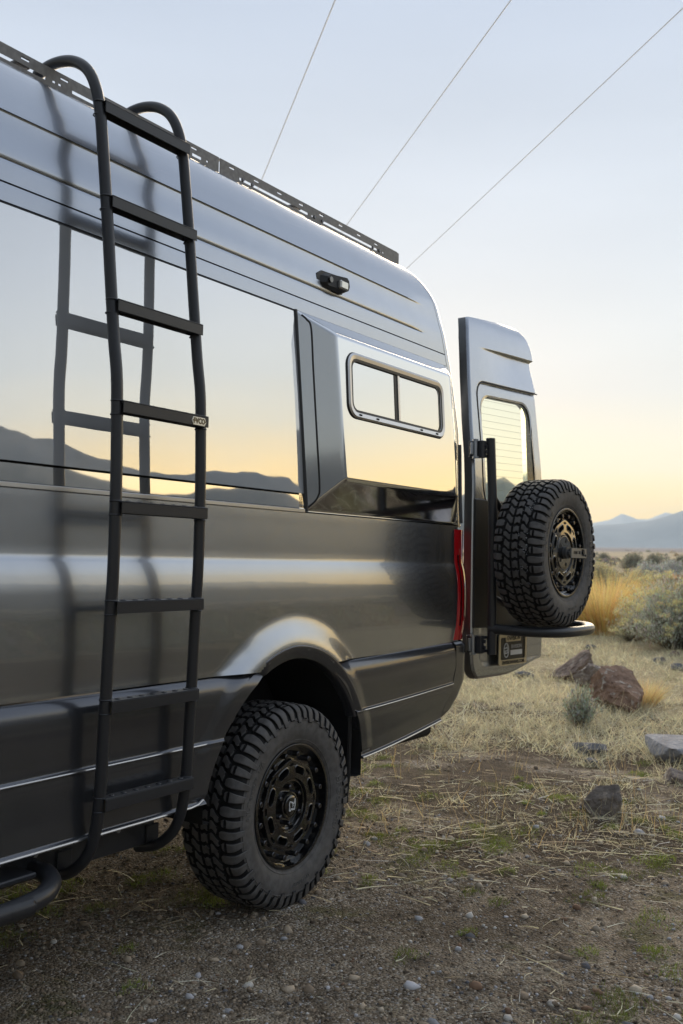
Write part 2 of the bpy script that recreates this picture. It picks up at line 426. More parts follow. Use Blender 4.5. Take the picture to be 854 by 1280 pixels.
# dark inner shell behind every seam, and the interior seen through the open back
def inner_shell():
    zs = np.unique(np.concatenate([np.linspace(.99, 2.97, 50)])); xs = np.linspace(-4.58, 1.0, 60)
    X = np.zeros((len(zs), 76)); Y = X.copy(); Z = np.repeat(zs[:, None], 76, 1)
    for i, z in enumerate(zs):
        xr = float(xrear(z)); cx = xr-RC
        X[i, :60] = xs; X[i, 60:66] = np.linspace(1.0, cx, 7)[1:]
        Y[i, :66] = P1(z)+.016
        for j in range(10):
            a = R(9*(j+1)); X[i, 66+j] = cx+(RC-.016)*math.sin(a); Y[i, 66+j] = P1(z)+RC-(RC-.016)*math.cos(a)
    return gridmesh('inner_shell', X, Y, Z, M_dark)
obj('inner_shell', inner_shell(), van)
mb = MB(); mb.box(-4.58, 1.45, .15, 1.9, .62, .66); mb.box(1.36, 1.40, .15, 1.9, .66, 2.8); obj('cargo_floor', mb.mesh('cargo_floor', M_dark, False), van)
mb = MB(); mb.box(-4.62, -4.58, .10, 1.93, .55, 2.93); obj('front_bulkhead', mb.mesh('front_bulkhead', M_dark, False), van)
mb = MB(); mb.box(1.62, 1.68, 1.02, 1.80, .78, 2.60, .02); mb.box(1.52, 1.60, 1.02, 1.74, 2.60, 2.80, .02)
obj('closed_rear_door', mb.mesh('closed_rear_door', M_paint), van)
mb = MB(); mb.box(-4.5, 1.5, .16, 1.87, .45, .60, .02); mb.box(-.06, .06, .30, 1.73, .36, .48, .03)
obj('underbody', mb.mesh('underbody', M_dark), van)

# --- mirror-tinted side windows: long pane, then the narrow gloss strip below it
def gasket_x(z): return .104+.036*(2.35-z)/.62
def flat_panel(name, x0, z0, z1, mat_, off, nx=40, nz=30, bow=0.0):
    z = np.linspace(z0, z1, nz); T, Z = np.meshgrid(np.linspace(0, 1, nx), z); X = x0+(gasket_x(Z)-.007-x0)*T
    Y = np.interp(Z, [1.585, 1.60, 2.45, 2.5], [.058, .062, .105, .108]) + off
    t = (Z-z0)/(z1-z0); Y = Y - bow*4*t*(1-t)
    me = gridmesh(name, X, Y, Z, mat_)
    o = obj(name, me, van); return o
flat_panel('side_window', -4.2, 1.664, 2.443, M_mirror, -.001, bow=.003)
flat_panel('window_trim_strip', -4.2, 1.601, 1.656, M_strip, -.001)
mb = MB(); mb.box(-4.2, .130, .052, .064, 1.5825, 1.5985, .002)
obj('belt_moulding', mb.mesh('belt_moulding', M_alu), van)
# black gasket between the window and the bolt-on flare
gz = np.linspace(1.588, 2.452, 30)
gy = np.interp(gz, [1.585, 1.60, 2.45, 2.5], [.058, .062, .105, .108])
mb = MB(); mb.tube([(gasket_x(z), y+.004, z) for y, z in zip(gy, gz)], .013, 10); obj('window_gasket', mb.mesh('window_gasket', M_rubber), van)
mb = MB(); mb.tube([(x, .112, 2.4465) for x in np.linspace(-4.2, .10, 12)], .006, 8); obj('window_gasket', mb.mesh('window_gasket', M_rubber), van)

# --- flare: the bolt-on sleeper bulge behind the rear window
FX0, FX1, FZ0, FZ1 = .098, 1.56, 1.588, 2.449
def smin(a, b, k):
    h = np.clip(.5+.5*(b-a)/k, 0, 1); return b*(1-h)+a*h-k*h*(1-h)
def flare_h(X, Z):
    face = .130 - .010*(Z-1.74)
    left = (X-gasket_x(Z)-.004)*1.05
    low = (Z-1.592)*.95
    topz = (2.452-Z)*1.33
    rgt = (1.555-.05*sstep(1.9, 2.5, Z)-X)*.60
    # top face sinks away towards the rear
    h = smin(face, left, .012); h = smin(h, low, .012); h = smin(h, topz, .02); h = smin(h, rgt, .04)
    return np.maximum(h, 0.0)
def flare_y(X, Z): return np.interp(Z, [1.585, 1.60, 2.45, 2.5], [.058, .062, .105, .108])-.001-flare_h(X, Z)
xg = np.concatenate([np.linspace(FX0, .42, 90)[:-1], np.linspace(.42, 1.25, 50)[:-1], np.linspace(1.25, 1.0, 2)[:0]])
zg = np.concatenate([np.linspace(FZ0, 1.80, 60)[:-1], np.linspace(1.80, 2.28, 30)[:-1], np.linspace(2.28, FZ1, 60)])
ex = np.linspace(1.25, 1.0, 1)[:0]
ncx = len(xg)+40
X = np.zeros((len(zg), ncx)); Z = np.repeat(zg[:, None], ncx, 1)
for i, z in enumerate(zg):
    X[i, :len(xg)] = xg; X[i, len(xg):] = np.linspace(1.25, float(X_SEAM(z))-.003, 40)
flare = obj('flare_panel', gridmesh('flare_panel', X, flare_y(X, Z), Z, M_flare), van)
# black bead where the flange meets the bulge, with round top and bottom corners
def bx_(z): return gasket_x(z)+.046
bead = spline([(gasket_x(2.43)+.020, 0, 2.432), (bx_(2.40)-.012, 0, 2.412), (bx_(2.37), 0, 2.375), (bx_(2.2), 0, 2.2), (bx_(1.9), 0, 1.9), (bx_(1.70), 0, 1.70), (bx_(1.66)-.006, 0, 1.655), (bx_(1.63)-.020, 0, 1.628), (gasket_x(1.61)+.008, 0, 1.606)], 8)
bead = [(p[0], float(flare_y(np.array(p[0]), np.array(p[2])))-.001, p[2]) for p in bead]
mb = MB(); mb.tube(bead, .0042, 8); obj('flare_seal', mb.mesh('flare_seal', M_rubber), van)

# sliding window set in the flare
def rrect(x0, x1, z0, z1, r, n=8):
    o = []
    for cx, cz, a0 in ((x1-r, z1-r, 0), (x0+r, z1-r, 90), (x0+r, z0+r, 180), (x1-r, z0+r, 270)):
        for k in range(n+1):
            a = R(a0+90*k/n); o.append((cx+r*math.cos(a), cz+r*math.sin(a)))
    return o
def ring(mb, A, B, ya, yb, thick=None):
    """band between two loops of the same length on the flare face"""
    n = len(A)
    v = [(x, fy(x, z)+ya, z) for x, z in A]+[(x, fy(x, z)+yb, z) for x, z in B]
    mb.add(v, [(k, (k+1) % n, n+(k+1) % n, n+k) for k in range(n)])
def fy(x, z): return float(np.interp(z, [1.585, 1.60, 2.45, 2.5], [.058, .062, .105, .108]))-.001-(.130-.010*(z-1.74))
WX0, WX1, WZ0, WZ1 = .306, 1.187, 2.016, 2.290
sw = empty('sliding_window', van)
L0 = rrect(WX0-.012, WX1+.012, WZ0-.012, WZ1+.012, .065); L1 = rrect(WX0-.008, WX1+.008, WZ0-.008, WZ1+.008, .062)
L2 = rrect(WX0, WX1, WZ0, WZ1, .056); L3 = rrect(WX0+.016, WX1-.016, WZ0+.018, WZ1-.016, .045)
L4 = rrect(WX0+.027, WX1-.027, WZ0+.029, WZ1-.029, .036)
mb = MB(); ring(mb, L0, L1, 0.0, -.006); ring(mb, L1, L2, -.006, -.006); obj('seal_or_groove_shade', mb.mesh('seal_or_groove_shade', M_rubber, ang=60), sw)
mb = MB(); ring(mb, L2, L3, -.012, -.009); ring(mb, L1, L2, -.0065, -.012); ring(mb, L3, L4, -.009, .012)
obj('window_frame', mb.mesh('window_frame', M_alu, ang=40), sw)
mb = MB(); ring(mb, L3, L4, -.0095, -.0085); ring(mb, rrect(WX0+.026, WX1-.026, WZ0+.028, WZ1-.028, .037), rrect(WX0+.034, WX1-.066, WZ0+.032, WZ1-.058, .03), .006, .010); obj('glazing_rubber', mb.mesh('glazing_rubber', M_rubber, ang=60), sw)
XM = .728
def pane(x0, x1, off):
    x = np.linspace(x0, x1, 6); z = np.linspace(WZ0+.026, WZ1-.026, 6); X, Z = np.meshgrid(x, z)
    Y = np.vectorize(fy)(X, Z)+off
    return gridmesh('pane', X, Y, Z, M_pane)
obj('pane', pane(WX0+.022, XM, .012), sw); obj('pane', pane(XM-.005, WX1-.022, .016), sw)
mb = MB()
for xa, xb, ya, yb in ((XM+.004, XM+.020, -.006, .012),):
    v = [(x, fy(x, z)+y, z) for z in (WZ0+.02, WZ1-.02) for y in (ya, yb) for x in (xa, xb)]
    mb.add(v, [(0, 1, 3, 2), (4, 6, 7, 5), (0, 4, 5, 1), (2, 3, 7, 6), (0, 2, 6, 4), (1, 5, 7, 3)])
obj('divider', mb.mesh('divider', M_alu, False), sw)
mb = MB()
v = [(x, fy(x, z)+y, z) for z in (WZ0+.024, WZ1-.024) for y in (-.002, .011) for x in (XM-.024, XM+.003)]
mb.add(v, [(0, 1, 3, 2), (4, 6, 7, 5), (0, 4, 5, 1), (2, 3, 7, 6), (0, 2, 6, 4), (1, 5, 7, 3)])
obj('divider_rubber', mb.mesh('divider_rubber', M_rubber, False), sw)
mb = MB(); mb.box(XM-.085, XM-.022, fy(.75, 2.14)+.004, fy(.75, 2.14)+.016, 2.10, 2.175, .004); obj('window_latch', mb.mesh('window_latch', M_bracket), sw)
for x in (.385, .53, .94, 1.10):
    z = WZ0+.010; mb = MB(); mb.box(x-.010, x+.010, fy(x, z)-.0135, fy(x, z)-.008, z-.005, z+.003, .001); obj('weep_hole', mb.mesh('weep_hole', M_gap), sw)

# --- lower cladding: front of the wheel, behind it, and the bumper corner
CZ = [(.488, .030), (.490, .012), (.492, .004), (.496, .0015), (.500, .003), (.5035, .009), (.508, .0115), (.56, .012), (.62, .009), (.68, .006), (.702, .0075), (.7075, .0055), (.7095, .0055),
      (.7125, .0085), (.7155, .0115), (.720, .0130), (.74, .0135), (.78, .012), (.84, .010), (.88, .012), (.905, .0165), (.922, .0235), (.934, .031), (.939, .037)]
_cz = np.array([c[0] for c in CZ]); _cy = np.array([c[1] for c in CZ])
def clad_rise(x, z):
    t = np.clip((x-.5)/.9, 0, 1.4)
    return np.interp(z, [.49, .71, .94], [.092, .036, .021])*t**1.35
def cladding(name, xfun0, xfun1, nx, rise, cut=True):
    zs = np.unique(np.concatenate([np.linspace(.488, .939, 60), _cz])); zs = zs[np.concatenate([[True], np.diff(zs) > 4e-4])]
    X = np.zeros((len(zs), nx)); Zp = np.repeat(zs[:, None], nx, 1)
    for i, z in enumerate(zs): X[i] = np.linspace(xfun0(z), xfun1(z), nx)
    Y = pchip(Zp, _cz, _cy)
    Zr = Zp + (clad_rise(X, Zp) if rise else 0)
    Y = Y - .008*(1-sstep(.05, .12, np.hypot(X-ARC[0], Zr-ARC[1])-arch_r(X, Zr)))*(Zp > .52)
    keep = None
    if cut:
        xc = (X[:-1, :-1]+X[1:, 1:])/2; zc = (Zr[:-1, :-1]+Zr[1:, 1:])/2
        keep = np.hypot(xc-ARC[0], zc-ARC[1]) > arch_r(xc, zc)+.004
    k = -1 if not rise else 0                            # the arch edge is turned in
    X = np.concatenate([X, X[:, -1:]], 1) if k else np.concatenate([X[:, :1], X], 1)
    Y = np.concatenate([Y, Y[:, -1:]+.05], 1) if k else np.concatenate([Y[:, :1]+.05, Y], 1)
    Zr = np.concatenate([Zr, Zr[:, -1:]], 1) if k else np.concatenate([Zr[:, :1], Zr], 1)
    return obj(name, sharp(gridmesh(name, X, Y, Zr, M_clad, keep), 50), van)
def arch_x(z, sgn):
    x = ARC[0]+sgn*.5
    for _ in range(12): x = ARC[0]+sgn*math.sqrt(max(float(arch_r(x, z))**2-(z-ARC[1])**2, 0))
    return x
cladding('lower_cladding', lambda z: -4.4, lambda z: arch_x(max(z, .47), -1)-.002, 420, False, False)
bump_seam = lambda z: float(np.interp(z, [.49, .56, .66, .80, .94], [1.30, 1.345, 1.425, 1.475, 1.470]))
cladding('rear_cladding', lambda z: arch_x(max(z, .47), 1)+.012, lambda z: bump_seam(z)-.003, 220, True, False)
M_highlight = mat('ledge_highlight', (.42, .42, .43), .22, .9)  # bright metal beads stand in for the sky highlight on the cladding ledges
mb = MB(); mb.tube([(x, .0050, .7085) for x in np.linspace(-4.4, arch_x(.7085, -1)-.004, 8)], .0042, 8); obj('trim_highlight', mb.mesh('trim_highlight', M_highlight), van)
mb = MB(); mb.tube([(x, .0035, .496) for x in np.linspace(-4.4, -.60, 8)]+[(-.56, .0045, .500), (-.532, .006, .512)], .0058, 8); obj('trim_highlight', mb.mesh('trim_highlight', M_highlight), van)
for z0_, r_t in ((.7085, .0042), (.496, .0058)):
    xx = np.linspace(arch_x(max(z0_, .50), 1)+.014, bump_seam(z0_)-.006, 24)
    mb = MB(); mb.tube([(x, .0045, z0_+float(clad_rise(np.array(x), np.array(z0_)))) for x in xx], r_t, 8); obj('trim_highlight', mb.mesh('trim_highlight', M_highlight), van)
# bumper corner
zs = np.linspace(.488, .939, 40); nc = 40
X = np.zeros((len(zs), nc)); Y = X.copy(); Z = X.copy()
for i, z in enumerate(zs):
    x0 = bump_seam(z)+.002; xe = float(np.interp(z, [.49, .53, .60, .72, .94], [1.42, 1.50, 1.58, 1.655, 1.665])); rc = .11
    yb = float(np.interp(z, [.488, .50, .53, .92, .939], [.05, .022, .012, .010, .030]))
    for j in range(nc):
        if j < 12: X[i, j] = x0+(xe-rc-x0)*j/12; Y[i, j] = yb
        elif j < 32:
            a = R(90)*(j-12)/19; X[i, j] = xe-rc+rc*math.sin(a); Y[i, j] = yb+rc-rc*math.cos(a)
        else: X[i, j] = xe; Y[i, j] = yb+rc+.85*(j-31)/8
    Z[i] = z+clad_rise(np.minimum(X[i], 1.47), np.full(nc, z))
obj('rear_bumper', gridmesh('rear_bumper', X, Y, Z, M_clad), van)

# arch lip rolled round the opening
an = np.linspace(-.46, 1.13, 76); secs = [(.0, .06), (.0, .014), (.003, .0095), (.010, .0078), (.026, .0036), (.038, .0012), (.050, -.0004), (.056, -.0002), (.0565, .004), (.055, .02)]
X = np.zeros((len(secs), len(an))); Y = X.copy(); Z = X.copy()
for i, (dr, y) in enumerate(secs):
    for j, a in enumerate(an):
        px, pz = ARC[0]+.5*math.sin(a), ARC[1]+.5*math.cos(a); rr = float(arch_r(px, pz))-.003+dr
        X[i, j] = ARC[0]+rr*math.sin(a); Z[i, j] = ARC[1]+rr*math.cos(a); Y[i, j] = y-.0015+.034*float(1-sstep(-.46, -.36, np.array(a)))
obj('wheel_arch_lip', gridmesh('wheel_arch_lip', X, Y, Z, M_clad, flip=True), van)
# wheel-house liner
an = np.linspace(-2.0, 2.0, 60); ys = np.array([.012, .05, .2, .46]); X, Y = np.meshgrid(an, ys)
rr = .535+0*X
lin = gridmesh('wheel_house', ARC[0]+rr*np.sin(X), Y, np.maximum(ARC[1]+rr*np.cos(X), .42), M_dark)
obj('wheel_house', lin, van)
mb = MB(); mb.box(-.55, .56, .46, .48, .40, 1.02); obj('wheel_house_wall', mb.mesh('wheel_house_wall', M_dark, False), van)
# mud flap
mb = MB(); mb.tube([(.492, .045, .72), (.494, .045, .60), (.490, .045, .42), (.482, .045, .33)], [.010, .012, .012, .008], 8)
mb.box(.487, .499, .043, .32, .30, .72, .004); obj('mud_flap', mb.mesh('mud_flap', M_rubber), van)

# --- tail light
zs = np.linspace(.970, 1.562, 40); nc = 14
X = np.zeros((len(zs), nc)); Y = X.copy(); Z = np.repeat(zs[:, None], nc, 1)
for i, z in enumerate(zs):
    xl = float(np.interp(z, [.97, 1.05, 1.2, 1.4, 1.57], [1.478, 1.502, 1.516, 1.518, 1.518])); rc = .10
    xe = float(np.interp(z, [.97, 1.1, 1.57], [1.650, 1.672, 1.688])); y0 = float(P1(z))-.010
    for j in range(nc):
        if j < 3: X[i, j] = xl+(max(xe-rc, xl+.004)-xl)*j/3; Y[i, j] = y0+(.016 if j == 0 else 0)
        else:
            a = R(85)*(j-3)/(nc-4); X[i, j] = max(xe-rc, xl+.004)+rc*math.sin(a); Y[i, j] = y0+rc-rc*math.cos(a)
tl = obj('tail_light', gridmesh('tail_light', X, Y, Z, M_red), van)
zz = [int(np.argmin(abs(zs-q))) for q in np.linspace(1.09, 1.38, 12)]
zq = [int(np.argmin(abs(zs-q))) for q in np.linspace(1.05, 1.42, 20)]
obj('lens_segment', gridmesh('lens_segment', X[zq][:, 1:3], Y[zq][:, 1:3]-.0012, Z[zq][:, 1:3], M_redd), tl)
obj('lens_segment', gridmesh('lens_segment', X[zz][:, 3:6]+.0012, Y[zz][:, 3:6]-.0022, Z[zz][:, 3:6], M_redd), tl)

# --- roof rack side rail: slotted plates in two lengths
def slotted(name, x0, x1, z0, z1, y, th, holes, mat_, parent):
    xs = sorted({x0, x1, *[h[0] for h in holes], *[h[1] for h in holes]}); zs = sorted({z0, z1, *[h[2] for h in holes], *[h[3] for h in holes]})
    solid = {}
    for i in range(len(xs)-1):
        for j in range(len(zs)-1):
            cx, cz = (xs[i]+xs[i+1])/2, (zs[j]+zs[j+1])/2
            solid[i, j] = not any(h[0] < cx < h[1] and h[2] < cz < h[3] for h in holes)
    mb = MB()
    for (i, j), s in solid.items():
        if not s: continue
        a, b, c, d = xs[i], xs[i+1], zs[j], zs[j+1]
        mb.add([(a, y, c), (b, y, c), (b, y, d), (a, y, d)], [(0, 1, 2, 3)])
        mb.add([(a, y+th, c), (b, y+th, c), (b, y+th, d), (a, y+th, d)], [(3, 2, 1, 0)])
        for di, dj, q in ((-1, 0, (a, a, c, d)), (1, 0, (b, b, c, d)), (0, -1, (a, b, c, c)), (0, 1, (a, b, d, d))):
            if not solid.get((i+di, j+dj), False):
                mb.add([(q[0], y, q[2]), (q[1], y, q[3]), (q[1], y+th, q[3]), (q[0], y+th, q[2])], [(0, 1, 2, 3)])
    return obj(name, mb.mesh(name, mat_, False), parent)
rack = empty('roof_rack', van)
RY, RZ0, RZ1 = .262, 2.957, 3.026
JX = -.235
def plate_holes(x0, x1):
    h = []; x = x0+.06
    while x < x1-.04: h.append((x-.017, x+.017, RZ1-.018, RZ1-.008)); x += .165
    x = x0+.11
    while x < x1-.1:
        e = min(x+.50, x1-.09); h.append((x, e, RZ0+.022, RZ0+.0345)); x = e+.115
        for q in (e+.035, e+.06):
            if q < x1-.04: h.append((q-.006, q+.006, RZ0+.026, RZ0+.034))
    return h
p1 = slotted('rail_plate', -3.6, JX-.004, RZ0, RZ1, RY, .003, plate_holes(-3.585, JX-.02), M_rack, rack)
p2 = slotted('rail_plate', JX+.004, 1.232, RZ0, RZ1, RY, .003, plate_holes(JX+.02, 1.20), M_rack, rack)
mb = MB(); mb.box(-3.6, JX-.004, RY, RY+.022, RZ1, RZ1+.003); mb.box(JX+.004, 1.215, RY, RY+.022, RZ1, RZ1+.003); obj('rail_flange', mb.mesh('rail_flange', M_rack, False), rack)
for x in (-2.9, -2.2, -1.5, -.8, -.05, .48, 1.0):
    mb = MB(); mb.box(x-.02, x+.02, RY+.004, RY+.03, RZ0+.0, RZ0+.022, .003); mb.cyl((x-.035, RY+.002, RZ0+.029), (0, -1, 0), .008, .008, 6); mb.cyl((x+.03, RY+.002, RZ0+.029), (0, -1, 0), .008, .008, 6)
    obj('rack_foot', mb.mesh('rack_foot', M_bolt), rack)
for x in (-2.6, -1.2, .35): 
    mb = MB(); mb.box(x-.03, x+.03, .29, 1.77, 3.004, 3.018, .004); obj('cross_bar', mb.mesh('cross_bar', M_rack), rack)
mb = MB(); mb.box(-3.6, 1.23, 1.78, 1.785, RZ0, RZ1); obj('rail_plate', mb.mesh('rail_plate', M_rack, False), rack)

# --- side camera-and-lamp unit under the roof crease
cl = empty('side_lamp', van)
def oct_prism(cx, cz, w_, h_, y0, d, taper, slant=0):
    o = [(-.5, -.22), (-.42, -.42), (.30, -.5), (.44, -.40), (.5, -.1), (.47, .32), (.36, .5), (-.28, .44), (-.46, .2)]
    v = [(cx+a*w_, y0, cz+b*h_) for a, b in o]+[(cx+a*w_*taper+slant, y0-d*(.55 if a < 0 else 1), cz+b*h_*taper) for a, b in o]
    n = len(o); f = [(k, (k+1) % n, n+(k+1) % n, n+k) for k in range(n)]+[tuple(range(n, 2*n))]
    return v, f
LXc, LZc = .375, 2.640
ly = float(P0(2.64))
mb = MB(); mb.add(*oct_prism(LXc, LZc, .225, .092, ly+.004, .010, .96)); mb.add(*oct_prism(LXc+.012, LZc, .19, .080, ly, .046, .80, .01)); obj('lamp_housing', mb.mesh('lamp_housing', M_rubber, ang=20), cl)
mb = MB(); mb.box(LXc+.020, LXc+.082, ly-.052, ly-.030, LZc-.028, LZc+.012, .006); obj('lamp_lens', mb.mesh('lamp_lens', mat('lamp_lens', (.55, .55, .53), .15, .6, 1.0)), cl)
mb = MB(); mb.cyl((LXc-.035, ly-.028, LZc), (0, -1, 0), .013, .008, 16); obj('camera_lens', mb.mesh('camera_lens', M_gloss), cl)

# --- side ladder
lad = empty('side_ladder', van)
RAILP = [(.345, 3.025), (.285, 3.042), (.215, 3.041), (.145, 3.020), (.085, 2.975), (.045, 2.905), (.022, 2.82), (.004, 2.70), (-.012, 2.58), (-.031, 2.43), (-.052, 2.25), (-.074, 2.07), (-.092, 1.95), (-.099, 1.80), (-.104, 1.60),
         (-.103, 1.35), (-.097, 1.22), (-.089, 1.0), (-.080, .76), (-.072, .62), (-.058, .53), (-.030, .46), (.015, .412), (.07, .380), (.15, .362)]
RAILP = [(y+.033, z+(z-1.385)/2.4*.033) for y, z in RAILP]
XL, XRr, RT = -1.073, -.675, .0192
rp = spline([(0, y, z) for y, z in RAILP], 5)
for x in (XL, XRr):
    mb = MB(); mb.tube([(x, p[1], p[2]) for p in rp], RT, 16); obj('ladder_rail', mb.mesh('ladder_rail', M_tube), lad)
def rail_y(z): 
    A = sorted([(p[2], p[1]) for p in rp if p[1] < .10 and p[2] > .38]); return float(np.interp(z, [a[0] for a in A], [a[1] for a in A]))
RUNGS = [z+(z-1.385)/2.4*.033 for z in (2.835, 2.515, 2.175, 1.850, 1.535, 1.225, .918, .618)]
def rung_mesh():
    mb = MB(); a, b = -.004, XRr-XL+.004
    # channel: top tread, front and back webs, a row of raised grip holes
    for xw in (0, XRr-XL):
        for zw in (-.0235, .0205): mb.tube([(xw, 0, zw-.003), (xw, 0, zw), (xw, 0, zw+.003)], [.0200, .0222, .0200], 14, False)
    mb.box(a, b, -.034, .012, .016, .020, .0012); mb.box(a, b, -.034, -.0305, -.019, .0162, .0012); mb.box(a, b, .0085, .012, -.019, .0162, .0012)
    for k in range(7):
        x = a+.045+k*(b-a-.09)/6
        mb.tube([(x, -.011, .0195), (x, -.011, .0235)], [.011, .008], 10)
    return mb.mesh('rung', M_tube, True, 25)
rm = rung_mesh()
for z in RUNGS: obj('rung', rm, lad, (XL, rail_y(z), z))
# badge on the fourth rung
bx, bz = XRr-.048, RUNGS[3]-.003; by = rail_y(RUNGS[3])-.0345
o8 = [(-.5, -.25), (-.44, -.5), (.44, -.5), (.5, -.25), (.56, 0), (.5, .25), (.44, .5), (-.44, .5), (-.5, .25), (-.56, 0)]
v = [(bx+a*.066, by, bz+c*.029) for a, c in o8]+[(bx+a*.064, by-.002, bz+c*.027) for a, c in o8]
mb = MB(); mb.add(v, [(k, (k+1) % 10, 10+(k+1) % 10, 10+k) for k in range(10)]+[tuple(range(10, 20))])
obj('maker_badge', mb.mesh('maker_badge', mat('badge_pale_gold', (.92, .88, .76), .35, .3), False), lad)
TV, TF = text_verts('·FVCO·', .026, .0008, bold=.0010)
obj('badge_lettering', mesh('badge_lettering', np.stack([bx+TV[:, 0]*.86, by-.0024-TV[:, 2], bz+TV[:, 1]], 1), TF, mat('badge_ink', (.16, .11, .04), .4)), lad)
# sill bracket that carries the ladder feet, with its bolts
mb = MB(); mb.box(-4.2, -.66, .118, .126, .375, .475, .002); mb.box(-4.2, -.66, .126, .30, .375, .383, .002); obj('sill_bracket', mb.mesh('sill_bracket', M_tube), lad)
for x in (-1.33, -1.19, -.96, -.84, -1.55):
    mb = MB(); mb.cyl((x, .118, .452), (0, -1, 0), .010, .009, 6); obj('bracket_bolt', mb.mesh('bracket_bolt', M_steel), lad)
for x in (XL, XRr):
    mb = MB(); mb.box(x-.03, x+.03, .108, .118, .38, .44, .003); obj('foot_plate', mb.mesh('foot_plate', M_tube), lad)

# --- side step bar that ends ahead of the ladder
stp = empty('side_step', van)
mb = MB(); mb.tube(spline([(-1.185, .14, .405), (-1.20, .06, .412), (-1.245, -.03, .408), (-1.33, -.085, .398), (-1.46, -.10, .392), (-1.60, -.10, .392), (-4.0, -.10, .392)], 8), .029, 16)
obj('step_tube', mb.mesh('step_tube', M_tube), stp)
mb = MB(); mb.box(-4.0, -1.275, .0, .12, .424, .440, .004); obj('step_pad', mb.mesh('step_pad', M_tube), stp)
for x in (-1.55, -2.6): mb = MB(); mb.box(x-.03, x+.03, -.08, .30, .40, .424, .003); obj('step_bracket', mb.mesh('step_bracket', M_tube), stp)

# --- wheels: tyre with lugged tread, black dish wheel, ring of bolts
TC = .117                                               # tyre centre plane inboard of the rim face
CP = np.array([(0, .394), (.06, .3935), (.098, .391), (.116, .385), (.127, .372), (.133, .3535), (.1345, .351), (.1355, .346), (.1370, .325), (.136, .30), (.131, .278), (.1235, .262), (.1225, .2585), (.114, .2475)])
_d = np.concatenate([[0], np.cumsum(np.hypot(np.diff(CP[:, 0]), np.diff(CP[:, 1])))])
def carc(v, h):
    """point (w, r) on the carcass at arc length v from the centre line, raised by h"""
    s = abs(v); e = 1e-4
    w_ = np.interp(s, _d, CP[:, 0]); r = np.interp(s, _d, CP[:, 1])
    s2 = min(s+.004, _d[-1]); s1 = max(s-.004, 0)
    tw = np.interp(s2, _d, CP[:, 0])-np.interp(s1, _d, CP[:, 0]); tr = np.interp(s2, _d, CP[:, 1])-np.interp(s1, _d, CP[:, 1])
    l = math.hypot(tw, tr); nw, nr = -tr/l, tw/l
    return (math.copysign(1, v) if v else 1)*(w_+nw*h), r+nr*h
dust(M_tyre, (.17, .14, .11), .28, 16)
TOPS = []
M_groove_shade = mat('tyre_groove_shade', (.007, .007, .008), .8)  # darker black on grooves and block sides, standing in for their deep shade
